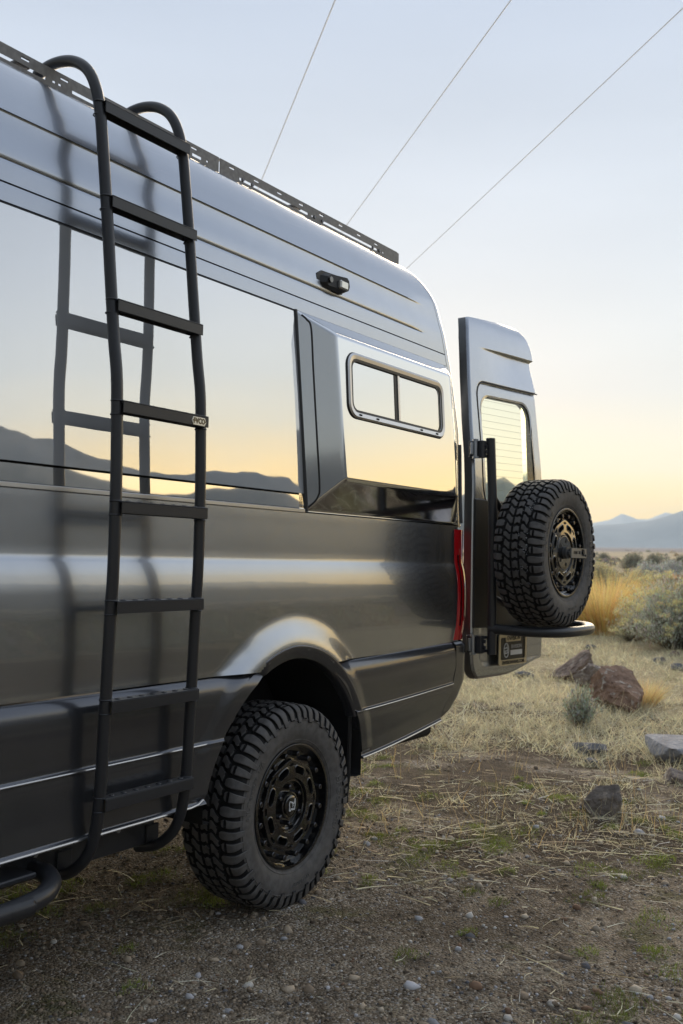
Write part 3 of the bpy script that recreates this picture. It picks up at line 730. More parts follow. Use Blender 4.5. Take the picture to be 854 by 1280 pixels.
def tyre_mesh():
    NP = 26; P = 2*math.pi/NP
    pr_ = np.array([.90, 1.08, 1.0, .92, 1.12, 1.0, .88, 1.1, 1.0, .94, 1.06, .90, 1.1]*2); cum = np.concatenate([[0], np.cumsum(pr_/pr_.sum()*2*math.pi)])
    def ang(u): k_ = math.floor(u/NP); return k_*2*math.pi+float(np.interp(u-k_*NP, np.arange(NP+1), cum))
    mb = MB()
    na = 156; ss = np.concatenate([-_d[::-1], _d[1:]])
    ring_ = [carc(s, 0) for s in ss]
    v = []; f = []
    for a in range(na):
        t = 2*math.pi*a/na
        for w_, r in ring_: v.append((r*math.sin(t), TC+w_, r*math.cos(t)))
    m = len(ring_)
    for a in range(na):
        for k in range(m-1):
            f.append((a*m+k, a*m+k+1, ((a+1) % na)*m+k+1, ((a+1) % na)*m+k))
    mb.add(v, [q[::-1] for q in f])
    def block(st, sgn, off, h=.0135):
        """st: (v, u0, u1) stations in fractions of a pitch"""
        rows = []
        n = len(st)
        for i, (vv, a, b) in enumerate(st):
            hh = h*(1-.42*float(sstep(.112, .15, abs(vv))))
            ins = .0026/(.4*P)
            if i == 0 or i == n-1:
                dv = .0026*(1 if i == 0 else -1)
                top = (vv+dv*(1 if True else 0), a+ins, b-ins)
            else: top = (vv, a+ins, b-ins)
            nu = max(2, int((b-a)*8))
            cells = []
            cells.append((vv, a, -.001)); cells.append((vv, a, hh-.002))
            for k in range(nu+1): cells.append((top[0], top[1]+(top[2]-top[1])*k/nu, hh))
            cells.append((vv, b, hh-.002)); cells.append((vv, b, -.001))
            # resample to a fixed count
            rows.append((cells, hh))
        cnt = 9
        v = []; f = []
        for cells, hh in rows:
            c = [cells[0], cells[1]]
            mid = cells[2:-2]
            for k in range(5):
                q = k/4*(len(mid)-1); i0 = int(q); i1 = min(i0+1, len(mid)-1); t = q-i0
                c.append(tuple(mid[i0][z]*(1-t)+mid[i1][z]*t for z in range(3)))
            c += [cells[-2], cells[-1]]
            for (vv, u, h_) in c:
                w_, r = carc(sgn*vv if vv else 0.0, h_)
                if vv < 0: w_, r = carc(sgn*vv, h_)
                t = ang(off+sgn*u)
                v.append((r*math.sin(t), TC+w_, r*math.cos(t)))
        for i in range(len(rows)-1):
            for k in range(cnt-1): TOPS.append(0 if 1 <= k <= cnt-3 else 1); f.append((i*cnt+k, i*cnt+k+1, (i+1)*cnt+k+1, (i+1)*cnt+k))
        TOPS.extend([1, 1]); f.append(tuple(range(cnt))[::-1]); L_ = (len(rows)-1)*cnt; f.append(tuple(L_+k for k in range(cnt)))
        # orientation by comparing with the outward direction
        a_, b_, c_ = (np.array(v[i]) for i in f[cnt//2][:3])
        nn = np.cross(b_-a_, c_-a_); oo = np.array([a_[0], 0, a_[2]])
        if nn@oo < 0: f = [q[::-1] for q in f]
        mb.add(v, f)
    A = [(.071, .15, .30), (.075, .10, .37), (.084, .065, .41), (.098, .06, .43), (.111, .085, .44), (.121, .105, .44), (.134, .115, .425), (.150, .12, .41), (.167, .13, .40), (.173, .16, .37)]
    B0 = [(.079, .62, .76), (.084, .575, .87), (.090, .56, .90), (.0945, .57, .90)]
    B = [(.0985, .565, .905), (.104, .57, .92), (.111, .585, .925), (.121, .605, .925), (.134, .615, .91), (.150, .625, .895), (.160, .645, .88)]
    C1 = [(.026, .26, .51), (.033, .20, .52), (.041, .23, .55), (.049, .32, .65), (.057, .41, .72), (.064, .46, .73), (.070, .50, .66)]
    C2 = [(.026, .70, 1.08), (.033, .66, 1.03), (.041, .71, 1.06), (.049, .80, 1.15), (.057, .87, 1.24), (.063, .88, 1.0)]
    D1 = [(-.019, .10, .36), (-.012, .08, .42), (-.004, .14, .48), (.004, .12, .42), (.012, .06, .42), (.018, .12, .46)]
    D2 = [(-.019, .53, .93), (-.012, .57, .91), (-.004, .64, .96), (.004, .58, .95), (.012, .57, .88), (.018, .62, .94)]
    for k in range(NP):
        for sgn, o in ((-1, k+.35), (1, k)):
            block(A, sgn, o); block(B, sgn, o); block(B0, sgn, o); block(C1, sgn, o); block(C2, sgn, o)
        block(D1, 1, k+.1); block(D2, 1, k+.1)
    for rr_, ww_, th_ in ((.3445, -.1358, .0022), (.2640, -.1240, .0024), (.2560, -.1200, .0016)):
        for sg in (1, -1): mb.tube([(rr_*math.sin(q), TC+sg*ww_, rr_*math.cos(q)) for q in np.linspace(0, 2*math.pi, 121)], th_, 6, False)
    me = mb.mesh('tyre', M_tyre, True, 32); me.materials.append(M_groove_shade)
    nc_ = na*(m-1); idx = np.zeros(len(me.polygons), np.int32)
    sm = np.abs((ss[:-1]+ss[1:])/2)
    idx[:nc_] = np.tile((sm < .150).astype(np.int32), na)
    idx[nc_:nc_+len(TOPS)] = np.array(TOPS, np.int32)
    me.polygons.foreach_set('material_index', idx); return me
TYRE = tyre_mesh()
def polar_dish(name, r0, r1, nr, f, mat_, na=256):
    r = np.linspace(r0, r1, nr) if not hasattr(nr, '__len__') else np.asarray(nr)
    t = np.linspace(0, 2*np.pi, na+1); T, Rr = np.meshgrid(t, r)
    Y = f(Rr, T)
    return gridmesh(name, Rr*np.sin(T), Y, Rr*np.cos(T), mat_)
def dish_f(hub):
    def f(r, t):
        y = .009+.0*r
        y = .006+.10*(r-.10)*(r > .10)*.5
        disc_out = .1765+.0035*np.cos(8*t)
        y = y + (.030-y)*sstep(0, .006, r-disc_out)
        # eight slots
        k = np.mod(t, math.pi/4)-math.pi/8
        dt = np.maximum(np.abs(k)*.143-.019, 0); q = np.hypot(dt, r-.143)
        y = y + .034*(1-sstep(.0095, .0135, q)) - .0025*(sstep(.0125, .0145, q)-sstep(.016, .0185, q))
        # little lightening pockets nearer the rim
        k2 = np.mod(t+math.pi/8, math.pi/4)-math.pi/8
        dt2 = np.maximum(np.abs(k2)*.163-.012, 0); q2 = np.hypot(dt2, r-.1635)
        y = y + .010*(1-sstep(.0035, .006, q2))
        # rim lip
        y = y + (-.006-.030)*sstep(.229, .236, r)
        y = y + .010*sstep(.2455, .2505, r)
        # stepped hub
        if hub:
            y = y + .012*(1-sstep(.105, .1085, r)) + .016*(1-sstep(.090, .094, r)) - .004*(sstep(.094, .096, r)-sstep(.100, .103, r))
        else:
            y = y + .010*(1-sstep(.108, .112, r)) - .006*(1-sstep(.092, .096, r))
        return y
    return f
RS = np.unique(np.concatenate([np.linspace(.0, .09, 10), np.linspace(.088, .112, 22), np.linspace(.112, .185, 62), np.linspace(.185, .226, 8), np.linspace(.226, .2505, 24)]))
RIM = sharp(polar_dish('rim', 0, 0, RS, dish_f(True), M_gloss, 288), 40)
RIM2 = sharp(polar_dish('rim', 0, 0, RS, dish_f(False), M_gloss, 288), 40)
def bolt_mesh():
    mb = MB(); mb.tube([(0, .032, 0), (0, .004, 0), (0, .0015, 0)], [.0112, .0112, .0092], 14); mb.tube([(0, .0012, 0), (0, .0008, 0)], [.005, .005], 6)
    return mb.mesh('rim_bolt', M_bolt, True, 30)
BOLT = bolt_mesh()
def lug_mesh():
    mb = MB(); mb.tube([(0, .036, 0), (0, .012, 0), (0, .008, 0)], [.011, .0105, .007], 6); return mb.mesh('lug_nut', M_bolt, True, 30)
LUG = lug_mesh()
def cap_mesh():
    mb = MB(); mb.add(*(lambda P_: ([(r*math.sin(2*math.pi*k/48), y, r*math.cos(2*math.pi*k/48)) for r, y in P_ for k in range(48)],
        [(i*48+k, (i+1)*48+k, (i+1)*48+(k+1) % 48, i*48+(k+1) % 48) for i in range(len(P_)-1) for k in range(48)]))(
        [(.054, .036), (.054, .016), (.0525, .013), (.047, .012), (.0455, .0145), (.041, .0145), (.0395, .008), (.037, .006), (.020, .0045), (.001, .004)]))
    return mb.mesh('centre_cap', M_gloss, True, 35)
CAP = cap_mesh()
RH = [(-.95, -.85), (-.82, -.15), (-.95, .25), (-.72, .80), (-.35, .72), (-.05, .42), (.12, .62), (.30, .28), (.55, .30), (.68, .55), (.86, 1.15), (.98, .55), (.93, .05), (.80, -.35), (.70, -.78), (.38, -.80), (.22, -.52), (.02, -.86), (-.22, -.58), (-.42, -.62), (-.55, -.90)]
mb = MB(); pr = spline([(a*.021, .0015, b*.021) for a, b in RH]+[(RH[0][0]*.021, .0015, RH[0][1]*.021)], 3); mb.tube(pr, .0019, 6); mb.tube([(.0015, .0015, .005), (.0065, .0015, .0005), (.002, .0015, -.004)], .0016, 6)
EMB = mb.mesh('cap_emblem', M_white)
def bent_text(s, size, rad, phi0, yface, ex=.0016, gap=1.0):
    V, F = text_verts(s, size, ex, bold=.0004, spacing=gap)
    ph = phi0+V[:, 0]/rad; rr = rad+V[:, 1]
    sw_ = np.interp(rr, CP[::-1, 1], CP[::-1, 0])
    return np.stack([rr*np.sin(ph), TC-sw_-V[:, 2]-.0004, rr*np.cos(ph)], 1), F
LETT = []
for s, sz, ph in (('BFGoodrich', .046, R(98)), ('All-Terrain T/A', .036, R(-68)), ('LT265/70R17', .020, R(172))):
    V, F = bent_text(s, sz, .310, ph, 0, gap=1.06); LETT.append((V, F))
M_let = add_noise(mat('raised_rubber', (.017, .017, .018), .5), 80, (.085, .085, .086), (.12, .12, .12))
LETT = [mesh('sidewall_lettering', V, F, M_let) for V, F in LETT]

def wheel(name, loc, rot, spare=False):
    e = empty(name, van, loc, rot)
    obj('tyre', TYRE, e, None, (0, R(0 if not spare else 13), 0)); obj('rim', RIM2 if spare else RIM, e); [obj('sidewall_lettering', q, e) for q in LETT]
    for k in range(16):
        a = 2*math.pi*(k+.5)/16
        obj('rim_bolt', BOLT, e, (.205*math.sin(a), 0, .205*math.cos(a)))
    if not spare:
        for k in range(6):
            a = 2*math.pi*k/6; obj('lug_nut', LUG, e, (.073*math.sin(a), 0, .073*math.cos(a)))
        obj('centre_cap', CAP, e); obj('cap_emblem', EMB, e)
    return e
rw = wheel('wheel', (.012, 0.0, .388), (0, 0, 0))
wheel('wheel', (.012, 2.02, .388), (0, 0, math.pi))
wheel('wheel', (-4.30, 0.0, .388), (0, R(11), 0)); wheel('wheel', (-4.30, 2.02, .388), (0, 0, math.pi))

# --- left rear door, swung out just past a right angle
DA = R(-6)
door = empty('rear_door', van, (1.72, .039, 0), (0, 0, DA))
def dlean(z): return pchip(z, np.array([.70, .80, 1.0, 1.80, 1.95, 2.1, 2.45, 2.67, 2.75, 2.80, 2.835, 2.88]), np.array([.016, .004, 0, 0, .006, .022, .062, .090, .103, .118, .140, .20]))
def dleft(z): return np.interp(z, [.72, .738, .755, .785, .83, .90, 1.9, 2.2, 2.45, 2.67, 2.75, 2.79, 2.82], [.13, .085, .055, .026, .008, 0, 0, .010, .030, .056, .072, .085, .105])
def dright(z): return np.interp(z, [.7, 2.69, 2.73, 2.785, 2.83, 2.865, 2.9], [.825, .825, .815, .785, .745, .70, .66])
nz, nx = 560, 250
zz = np.linspace(0, 1, nz); fr = np.linspace(0, 1, nx)
FR, T = np.meshgrid(fr, zz)
zb = .732+.075*sstep(.35, 1.0, fr)*fr; zt = 2.80+.062*fr**.8
Z = zb[None, :]+(zt-zb)[None, :]*T
X = dleft(Z)+(dright(Z)-dleft(Z))*FR
def rr_sd(x, z, x0, x1, z0, z1, r):
    """signed distance to a rounded rectangle"""
    qx = np.abs(x-(x0+x1)/2)-(x1-x0)/2+r; qz = np.abs(z-(z0+z1)/2)-(z1-z0)/2+r
    return np.hypot(np.maximum(qx, 0), np.maximum(qz, 0))+np.minimum(np.maximum(qx, qz), 0)-r
WZ_TOP = 2.420
Zs = Z-.030*X                                           # the pressings climb a little towards the middle of the van
Y = dlean(Z).copy()
el = X-dleft(Z); er = dright(Z)-X
Y += .012*(1-np.clip(el/.016, 0, 1))**2 + .014*(1-np.clip(er/.012, 0, 1))**2 + .02*(1-np.clip((Z-zb[None, :])/.02, 0, 1))**2
rec = rr_sd(X, Zs, .098-.03*sstep(1.8, 1.2, Z), 1.3, 1.72, WZ_TOP, .085)
Y += .014*(1-sstep(-.004, .001, rec)) + .010*np.exp(-((rec-.001)/.003)**2)
ck = sstep(.14, .60, X)                                 # upper pressing: a ledge that deepens to the right
zc_ = Zs-2.632
Y += (.026*ck*(1-sstep(-.012, .0, zc_))*sstep(-.26, -.012, zc_))
low = rr_sd(X, Z, .075, 1.4, .80, 1.62, .07)
Y += .006*(1-sstep(-.035, .008, low))
gl = rr_sd(X, Zs, .150, .735, 1.30, WZ_TOP-.072, .10)
xc = gl[:-1, :-1]
dp = gridmesh('door_panel', X, Y, Z, M_paint, xc > .004)
obj('door_panel', dp, door)
DW = .062
def edge_strip(name, P_, Q_):
    n = len(P_); v = list(map(tuple, P_))+list(map(tuple, Q_))
    return [(k, k+1, n+k+1, n+k) for k in range(n-1)], v
outl = [(X[i, 0], Y[i, 0], Z[i, 0]) for i in range(0, nz, 6)]+[(X[-1, j], Y[-1, j], Z[-1, j]) for j in range(0, nx, 6)]+[(X[i, -1], Y[i, -1], Z[i, -1]) for i in range(nz-1, -1, -6)]+[(X[0, j], Y[0, j], Z[0, j]) for j in range(nx-1, -1, -6)]
inn = [(p[0], float(dlean(p[2]))+DW, p[2]) for p in outl]
f, v = edge_strip('e', outl, inn); mb = MB(); mb.add(v, f)
obj('door_edge', mb.mesh('door_edge', mat('edge_grey', (.10, .105, .11), .35, .6, .5, .1), ang=50), door)
k4 = 4
inner_keep = rr_sd(X[::k4, ::k4], Zs[::k4, ::k4], .150, .735, 1.30, WZ_TOP-.072, .10)[:-1, :-1] > .02
obj('door_lining', gridmesh('door_lining', X[::k4, ::k4], dlean(Z[::k4, ::k4])+DW, Z[::k4, ::k4], M_dark, inner_keep, flip=True), door)
# glass, its black-dotted rim and the fine heater wires
gx = np.linspace(.14, .745, 14); gz_ = np.linspace(1.29, WZ_TOP-.04, 20); GX, GZ = np.meshgrid(gx, gz_)
obj('window_pane', gridmesh('window_pane', GX, dlean(GZ)+.022, GZ, M_glass), door)
def loop_rr(x0, x1, z0, z1, r, n=10): return [(x, z+.030*x) for x, z in rrect(x0, x1, z0, z1, r, n)]
def band_mesh(name, A, B, ya, yb, mat_):
    n = len(A); v = [(x, float(dlean(z))+ya, z) for x, z in A]+[(x, float(dlean(z))+yb, z) for x, z in B]
    return mesh(name, v, [(k, (k+1) % n, n+(k+1) % n, n+k) for k in range(n)], mat_, True)
A_ = loop_rr(.144, .741, 1.294, WZ_TOP-.066, .104); B_ = loop_rr(.156, .729, 1.306, WZ_TOP-.078, .096)
obj('window_bezel', band_mesh('window_bezel', A_, B_, .0125, .015, M_paint), door)
obj('window_bezel', band_mesh('window_bezel', B_, B_, .0145, .060, M_bracket), door)
C_ = loop_rr(.650, .729, 1.306, WZ_TOP-.078, .05)
obj('tinted_edge', band_mesh('tinted_edge', [(max(x, .645), z) for x, z in C_], [(max(x, .645)*.02+.98*.69, z) for x, z in C_], .030, .030, mat('tinted_edge', (.55, .62, .45), .05, 0, 0, .03, .5, .9, 1.3)), door)
hm = mat('heater_wire', (.30, .30, .24), .5)
mb = MB()
for z in np.arange(1.40, 2.33, .040): mb.tube([(.16, float(dlean(z))+.024, z+.030*.16), (.725, float(dlean(z))+.024, z+.030*.725)], .0009, 4, False)
obj('heater_wires', mb.mesh('heater_wires', hm), door)
mb = MB(); mb.box(.775, .800, .11, .135, 2.735, 2.765, .004); obj('door_catch', mb.mesh('door_catch', M_tube), door)
pth = spline([(.126, 0, 1.74), (.102, 0, 1.82), (.098, 0, 1.95), (.098, 0, 2.20), (.100, 0, 2.33), (.110, 0, 2.375), (.135, 0, 2.408), (.180, 0, 2.426), (.30, 0, 2.430), (.55, 0, 2.4375), (.823, 0, 2.4455)], 6)
mb = MB(); mb.tube([(p[0], float(dlean(p[2]))+.001, p[2]) for p in pth], .0042, 8); obj('seal_or_groove_shade', mb.mesh('seal_or_groove_shade', M_rubber), door)  # dark tube put in for the shaded groove round the door recess
# black box across the lower door, behind the spare
mb = MB(); mb.box(.006, .80, -.006, .016, 1.02, 1.745, .008); obj('door_black_panel', mb.mesh('door_black_panel', M_rubber), door)

# --- spare-tyre carrier bolted to the door
car = empty('spare_carrier', van, (1.72, .039, 0), (0, 0, DA))
mb = MB(); mb.tube([(.022, -.112, .885), (.022, -.112, 1.55), (.016, -.108, 1.80), (.006, -.100, 2.068)], .0255, 20); obj('carrier_post', mb.mesh('carrier_post', M_tube), car)
mb = MB(); mb.cyl((.006, -.100, 2.068), (0, 0, 1), .0265, .004, 20, .024); obj('post_cap', mb.mesh('post_cap', M_rubber), car)
hoop = spline([(.02, -.10, 1.025), (.06, -.25, 1.02), (.14, -.36, 1.015), (.28, -.415, 1.012), (.46, -.43, 1.014), (.61, -.41, 1.018), (.72, -.34, 1.022), (.75, -.24, 1.024), (.70, -.14, 1.025), (.60, -.07, 1.025), (.56, .0, 1.025)], 8)
mb = MB(); mb.tube(hoop, .0285, 16); obj('carrier_hoop', mb.mesh('carrier_hoop', M_tube), car)
mb = MB(); mb.tube([(.022, -.112, 1.45), (.33, -.135, 1.45)], .022, 12); mb.cyl((.33, -.10, 1.45), (0, -1, 0), .085, .06, 24); mb.tube([(.022, -.112, 1.20), (.60, -.10, 1.025)], .018, 12); mb.tube([(.022, -.112, 1.75), (.33, -.12, 1.50)], .018, 12)
obj('carrier_arm', mb.mesh('carrier_arm', M_tube), car)
def hinge(z0, z1, up):
    h = empty('carrier_hinge', van, (1.72, .039, 0), (0, 0, DA))
    mb = MB()
    mb.box(-.055, .03, -.088, -.070, z1-.016, z1, .003); mb.box(-.055, .03, -.088, -.070, z0, z0+.016, .003)
    mb.box(-.060, -.022, -.092, .0, z0-.004, z1+.004, .004)
    obj('hinge_arm', mb.mesh('hinge_arm', M_tube), h)
    mb = MB(); mb.cyl((-.078, -.055, z0-.006), (0, 0, 1), .011, z1-z0+.012, 14); mb.box(-.105, -.075, -.052, -.038, z0+.010, z1-.010, .003); mb.cyl((-.078, -.055, z1), (0, 0, 1), .017, .010, 6); mb.cyl((-.078, -.055, z0-.008), (0, 0, 1), .017, .010, 6)
    obj('hinge_pin', mb.mesh('hinge_pin', M_steel), h)
    mb = MB()
    for z in (z0+.028, z1-.028): mb.cyl((-.028, -.088, z), (0, -1, 0), .012, .012, 6)
    obj('hinge_bolt', mb.mesh('hinge_bolt', M_tube), h)
hinge(1.965, 2.052, True); hinge(.895, .985, False)
mb = MB(); zq = np.linspace(1.60, 2.035, 8); mb.tube([(float(xrear(z))-.072, float(P1(z))+.004, z) for z in zq], .009, 8); obj('pillar_trim', mb.mesh('pillar_trim', M_bracket), van)

sp = wheel('spare_wheel', (0, 0, 0), (0, 0, DA), True)
dl = Matrix.Translation((1.72, .039, 0)) @ Matrix.Rotation(DA, 4, 'Z')
sp.location = (1.967, -.407, 1.449); sp.rotation_euler = (0, 0, R(-2.3))
# the wheel-stop bracket across the hub
mb = MB(); mb.cyl((0, .02, 0), (0, -1, 0), .034, .030, 24); mb.cyl((0, -.008, 0), (0, -1, 0), .018, .018, 6); obj('hub_boss', mb.mesh('hub_boss', M_bracket), sp)
sb = slotted('hub_bracket', .0, .215, -.027, .027, -.030, .006, [(.030, .085, -.006, .010), (.100, .125, -.005, .012), (.145, .185, -.016, .022)], mat('hub_bracket_grey', (.17, .175, .18), .4, .4), sp)
mb = MB(); mb.box(-.01, .20, -.025, -.019, -.014, .018); mb.cyl((.165, -.019, .004), (0, -1, 0), .013, .018, 6); mb.cyl((.198, -.026, -.012), (0, -1, 0), .006, .008, 6); obj('bracket_bar', mb.mesh('bracket_bar', M_rubber), sp)
mb = MB(); mb.tube([(0, .0095, 0), (0, .0085, 0)], [.0115, .0112], 14); STUD = mb.mesh('stud_hole', M_gap)
for k in range(5):
    a = 2*math.pi*(k+.25)/5; obj('stud_hole', STUD, sp, (.068*math.sin(a), 0, .068*math.cos(a)))
# pale factory stamps left on the new tread
mb = MB()
def stamp(vv, u, lv, lu):
    q = []
    for a, b in ((0, 0), (1, 0), (1, 1), (0, 1)):
        w_, r = carc(vv+a*lv, .0121); q.append((r*math.sin(u+b*lu), TC+w_, r*math.cos(u+b*lu)))
    mb.add(q, [(0, 1, 2, 3)])
for c0, c1, n in ((-1.02, -.78, 46), (-1.42, -1.30, 22), (-1.62, -1.48, 40), (-1.84, -1.76, 24), (-2.05, -1.98, 12)):
    for _ in range(n):
        stamp(-.075+random.random()*.055, c0+(c1-c0)*random.random(), random.uniform(.001, .006), random.uniform(.002, .009))
obj('tread_stamp', mb.mesh('tread_stamp', mat('chalk_paint', (.42, .44, .47), .7), False), sp)

# --- number plate on the open door
pl = empty('number_plate', van, (1.72, .039, 0), (0, 0, DA))
PX, PZc, PY = .400, .888, -.022
mb = MB(); mb.box(PX-.152, PX+.152, PY-.004, PY+.002, PZc-.082, PZc+.082, .001); obj('plate_board', mb.mesh('plate_board', M_plate, False), pl)
fo = rrect(PX-.158, PX+.158, PZc-.090, PZc+.090, .016, 6); fi = rrect(PX-.142, PX+.142, PZc-.058, PZc+.070, .012, 6)
def plate_band(A, B, y0, y1, mat_, name):
    n = len(A); L_ = [A, B, B, A]; ys_ = (y0, y0, y1, y1); v = [(x, y, z) for Lp, y in zip(L_, ys_) for x, z in Lp]
    f = [(q*n+k, q*n+(k+1) % n, ((q+1) % 4)*n+(k+1) % n, ((q+1) % 4)*n+k) for q in range(4) for k in range(n)]
    return obj(name, mesh(name, v, f, mat_), pl)
plate_band(fo, fi, PY-.010, PY-.003, M_gold, 'plate_frame')
mb = MB(); mb.box(PX-.082, PX+.090, PY-.0105, PY-.004, PZc+.044, PZc+.084, .003); obj('frame_tab', mb.mesh('frame_tab', M_gold), pl)
def ptext(name, s, size, x, z, y, mat_, al='CENTER', bold=.0003, sx=1.0):
    V, F = text_verts(s, size, .0006, al, bold)
    return obj(name, mesh(name, np.stack([x+V[:, 0]*sx, y-V[:, 2], z+V[:, 1]], 1), F, mat_), pl)
ptext('plate_lettering', 'ENVISION', .034, PX+.004, PZc+.064, PY-.011, M_plate, bold=.0008)
ptext('plate_lettering', 'ENVISIONVANS.COM', .027, PX, PZc-.074, PY-.011, M_plate, bold=.0006)
ptext('plate_lettering', 'ENVISION', .030, PX+.045, PZc+.014, PY-.005, mat('plate_silver', (.50, .51, .52), .5), sx=.92, bold=.0004)
mb = MB(); mb.box(PX-.022, PX+.112, PY-.0052, PY-.0035, PZc-.034, PZc-.006); obj('plate_block', mb.mesh('plate_block', M_white, False), pl)
mb = MB()
cc = (PX-.072, PZc-.004)
mb.tube([(cc[0]+.026*math.sin(a), PY-.005, cc[1]+.040*math.cos(a)) for a in np.linspace(0, 2*math.pi, 30)], .0035, 6)
mb.tube(spline([(cc[0]-.024, PY-.005, cc[1]+.010), (cc[0]+.008, PY-.005, cc[1]+.014), (cc[0]+.010, PY-.005, cc[1]-.002), (cc[0]-.012, PY-.005, cc[1]-.004), (cc[0]-.010, PY-.005, cc[1]-.018), (cc[0]+.024, PY-.005, cc[1]-.012)], 4), .0035, 6)
mb.tube([(cc[0]+.008, PY-.005, cc[1]+.036), (cc[0]+.014, PY-.005, cc[1]-.01)], .003, 6)
obj('plate_emblem', mb.mesh('plate_emblem', M_white), pl)

# ================================================================== THE LAND
def gz(x, y):
    x = np.asarray(x, float); y = np.asarray(y, float)
    d = np.hypot(x+1, y+1)
    z = -.017-.01927*9*np.tanh(x/9)
    far = np.exp(-d/60)
    z = z + far*(.012*np.sin(1.7*x+.6*y+.4)*np.sin(1.3*y-.5*x) + .018*np.sin(.55*x-.43*y+1.1) + .007*np.sin(4.1*x+1.9*y)*np.sin(3.3*y-2.2*x+.7))
    z = z + .5*sstep(15, 80, d)*np.sin(.031*x+.3)*np.sin(.027*y-.8)*.35
    nw = np.exp(-((x)**2+(y-.1)**2)/.35)
    return z - nw*.006
HAZE_FAR = 2500.
def ground_mesh():
    na = 520; r = [0.0]; q = .12
    rs = [.12]
    while rs[-1] < 2700: rs.append(rs[-1]*1.0135 if rs[-1] > 1.2 else rs[-1]+.016)
    rs = np.array(rs); t = np.linspace(0, 2*np.pi, na, endpoint=False)
    T, RR = np.meshgrid(t, rs); X = -1+RR*np.cos(T); Y = -1+RR*np.sin(T); Z = gz(X, Y)
    V = np.concatenate([[[-1, -1, float(gz(-1, -1))]], np.stack([X, Y, Z], -1).reshape(-1, 3)])
    i, j = np.meshgrid(np.arange(len(rs)-1), np.arange(na), indexing='ij'); j2 = (j+1) % na
    F = np.stack([1+i*na+j, 1+(i+1)*na+j, 1+(i+1)*na+j2, 1+i*na+j2], -1).reshape(-1, 4)
    k = np.arange(na); C4 = np.stack([np.zeros(na, int), 1+k, 1+(k+1) % na], -1)
    me = mesh('ground', V, F, None, True)
    return me
def ground_mat():
    m = bpy.data.materials.new('dry_earth'); m.use_nodes = True; t = m.node_tree; b = t.nodes['Principled BSDF']; L = t.links.new; nn = t.nodes.new
    tc = nn('ShaderNodeTexCoord')
    def noise(s, d=6, rough=.6):
        n = nn('ShaderNodeTexNoise'); n.inputs['Scale'].default_value = s; n.inputs['Detail'].default_value = d; n.inputs['Roughness'].default_value = rough
        L(tc.outputs['Object'], n.inputs['Vector']); return n.outputs['Fac']
    def ramp(fac, st):
        r = nn('ShaderNodeValToRGB'); e = r.color_ramp.elements
        while len(e) < len(st): e.new(.5)
        for q, (p, c) in zip(e, st): q.position = p; q.color = (*c, 1)
        L(fac, r.inputs[0]); return r.outputs[0]
    def mixc(f, a, c):
        x = nn('ShaderNodeMix'); x.data_type = 'RGBA'
        L(f, x.inputs['Factor']); L(a, x.inputs['A']); L(c, x.inputs['B']); return x.outputs['Result']
    def mth(op, a, c=None):
        x = nn('ShaderNodeMath'); x.operation = op
        for k, q in enumerate((a, c)):
            if q is None: continue
            if isinstance(q, (int, float)): x.inputs[k].default_value = q
            else: L(q, x.inputs[k])
        return x.outputs[0]
    def mrange(v_, a, c, d=0, e=1):
        x = nn('ShaderNodeMapRange'); x.inputs['From Min'].default_value = a; x.inputs['From Max'].default_value = c; x.inputs['To Min'].default_value = d; x.inputs['To Max'].default_value = e
        x.interpolation_type = 'SMOOTHSTEP'; L(v_, x.inputs[0]); return x.outputs[0]
    earth = ramp(noise(6, 8), [(.34, (.060, .045, .032)), (.48, (.26, .205, .145)), (.62, (.48, .40, .30))])
    loam = ramp(noise(9, 8, .7), [(.30, (.026, .018, .012)), (.52, (.075, .052, .034)), (.75, (.17, .125, .085))])
    vor = nn('ShaderNodeTexVoronoi'); vor.inputs['Scale'].default_value = 95; L(tc.outputs['Object'], vor.inputs['Vector'])
    hs = nn('ShaderNodeSeparateColor'); L(vor.outputs['Color'], hs.inputs[0])
    stone = ramp(hs.outputs[0], [(.0, (.05, .040, .032)), (.40, (.23, .185, .135)), (.75, (.43, .37, .29)), (1.0, (.68, .66, .64))])
    grav = mixc(mrange(noise(1.3, 4), .38, .62, .25, .8), earth, stone)
    sep0 = nn('ShaderNodeSeparateXYZ'); L(tc.outputs['Object'], sep0.inputs[0])
    lf = mth('ADD', mrange(sep0.outputs[0], -.2, 2.6, -.55, .50), mrange(noise(.7, 6), .34, .66, -.45, .95))
    grav = mixc(mrange(lf, .1, .6, 0, .92), grav, loam)
    moss = ramp(noise(40, 3), [(.3, (.06, .066, .018)), (.7, (.155, .16, .045))])
    c = mixc(mth('MULTIPLY', mrange(noise(2.1, 5), .56, .66), .62), grav, moss)
    straw = ramp(noise(24, 6, .75), [(.26, (.15, .115, .070)), (.40, (.38, .30, .17)), (.54, (.62, .535, .35)), (.8, (.76, .68, .49))])
    sep = nn('ShaderNodeSeparateXYZ'); L(tc.outputs['Object'], sep.inputs[0])
    xy = nn('ShaderNodeVectorMath'); xy.operation = 'LENGTH'
    cxyz = nn('ShaderNodeCombineXYZ'); L(mth('ADD', sep.outputs[0], 1.0), cxyz.inputs[0]); L(sep.outputs[1], cxyz.inputs[1]); L(cxyz.outputs[0], xy.inputs[0])
    dist = xy.outputs['Value']
    sfac = mth('ADD', mth('ADD', mrange(dist, 4.0, 9.5, -.45, .80), mrange(noise(1.1, 6), .32, .68, -.45, .35)), mrange(noise(.45, 3), .35, .65, -.30, .30))
    c = mixc(mrange(sfac, .05, .62), c, straw)
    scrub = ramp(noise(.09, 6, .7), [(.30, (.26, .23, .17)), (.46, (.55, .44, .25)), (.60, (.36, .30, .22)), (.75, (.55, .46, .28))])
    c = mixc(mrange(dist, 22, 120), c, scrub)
    plain = ramp(noise(.012, 5, .6), [(.3, (.17, .145, .165)), (.7, (.235, .20, .215))])
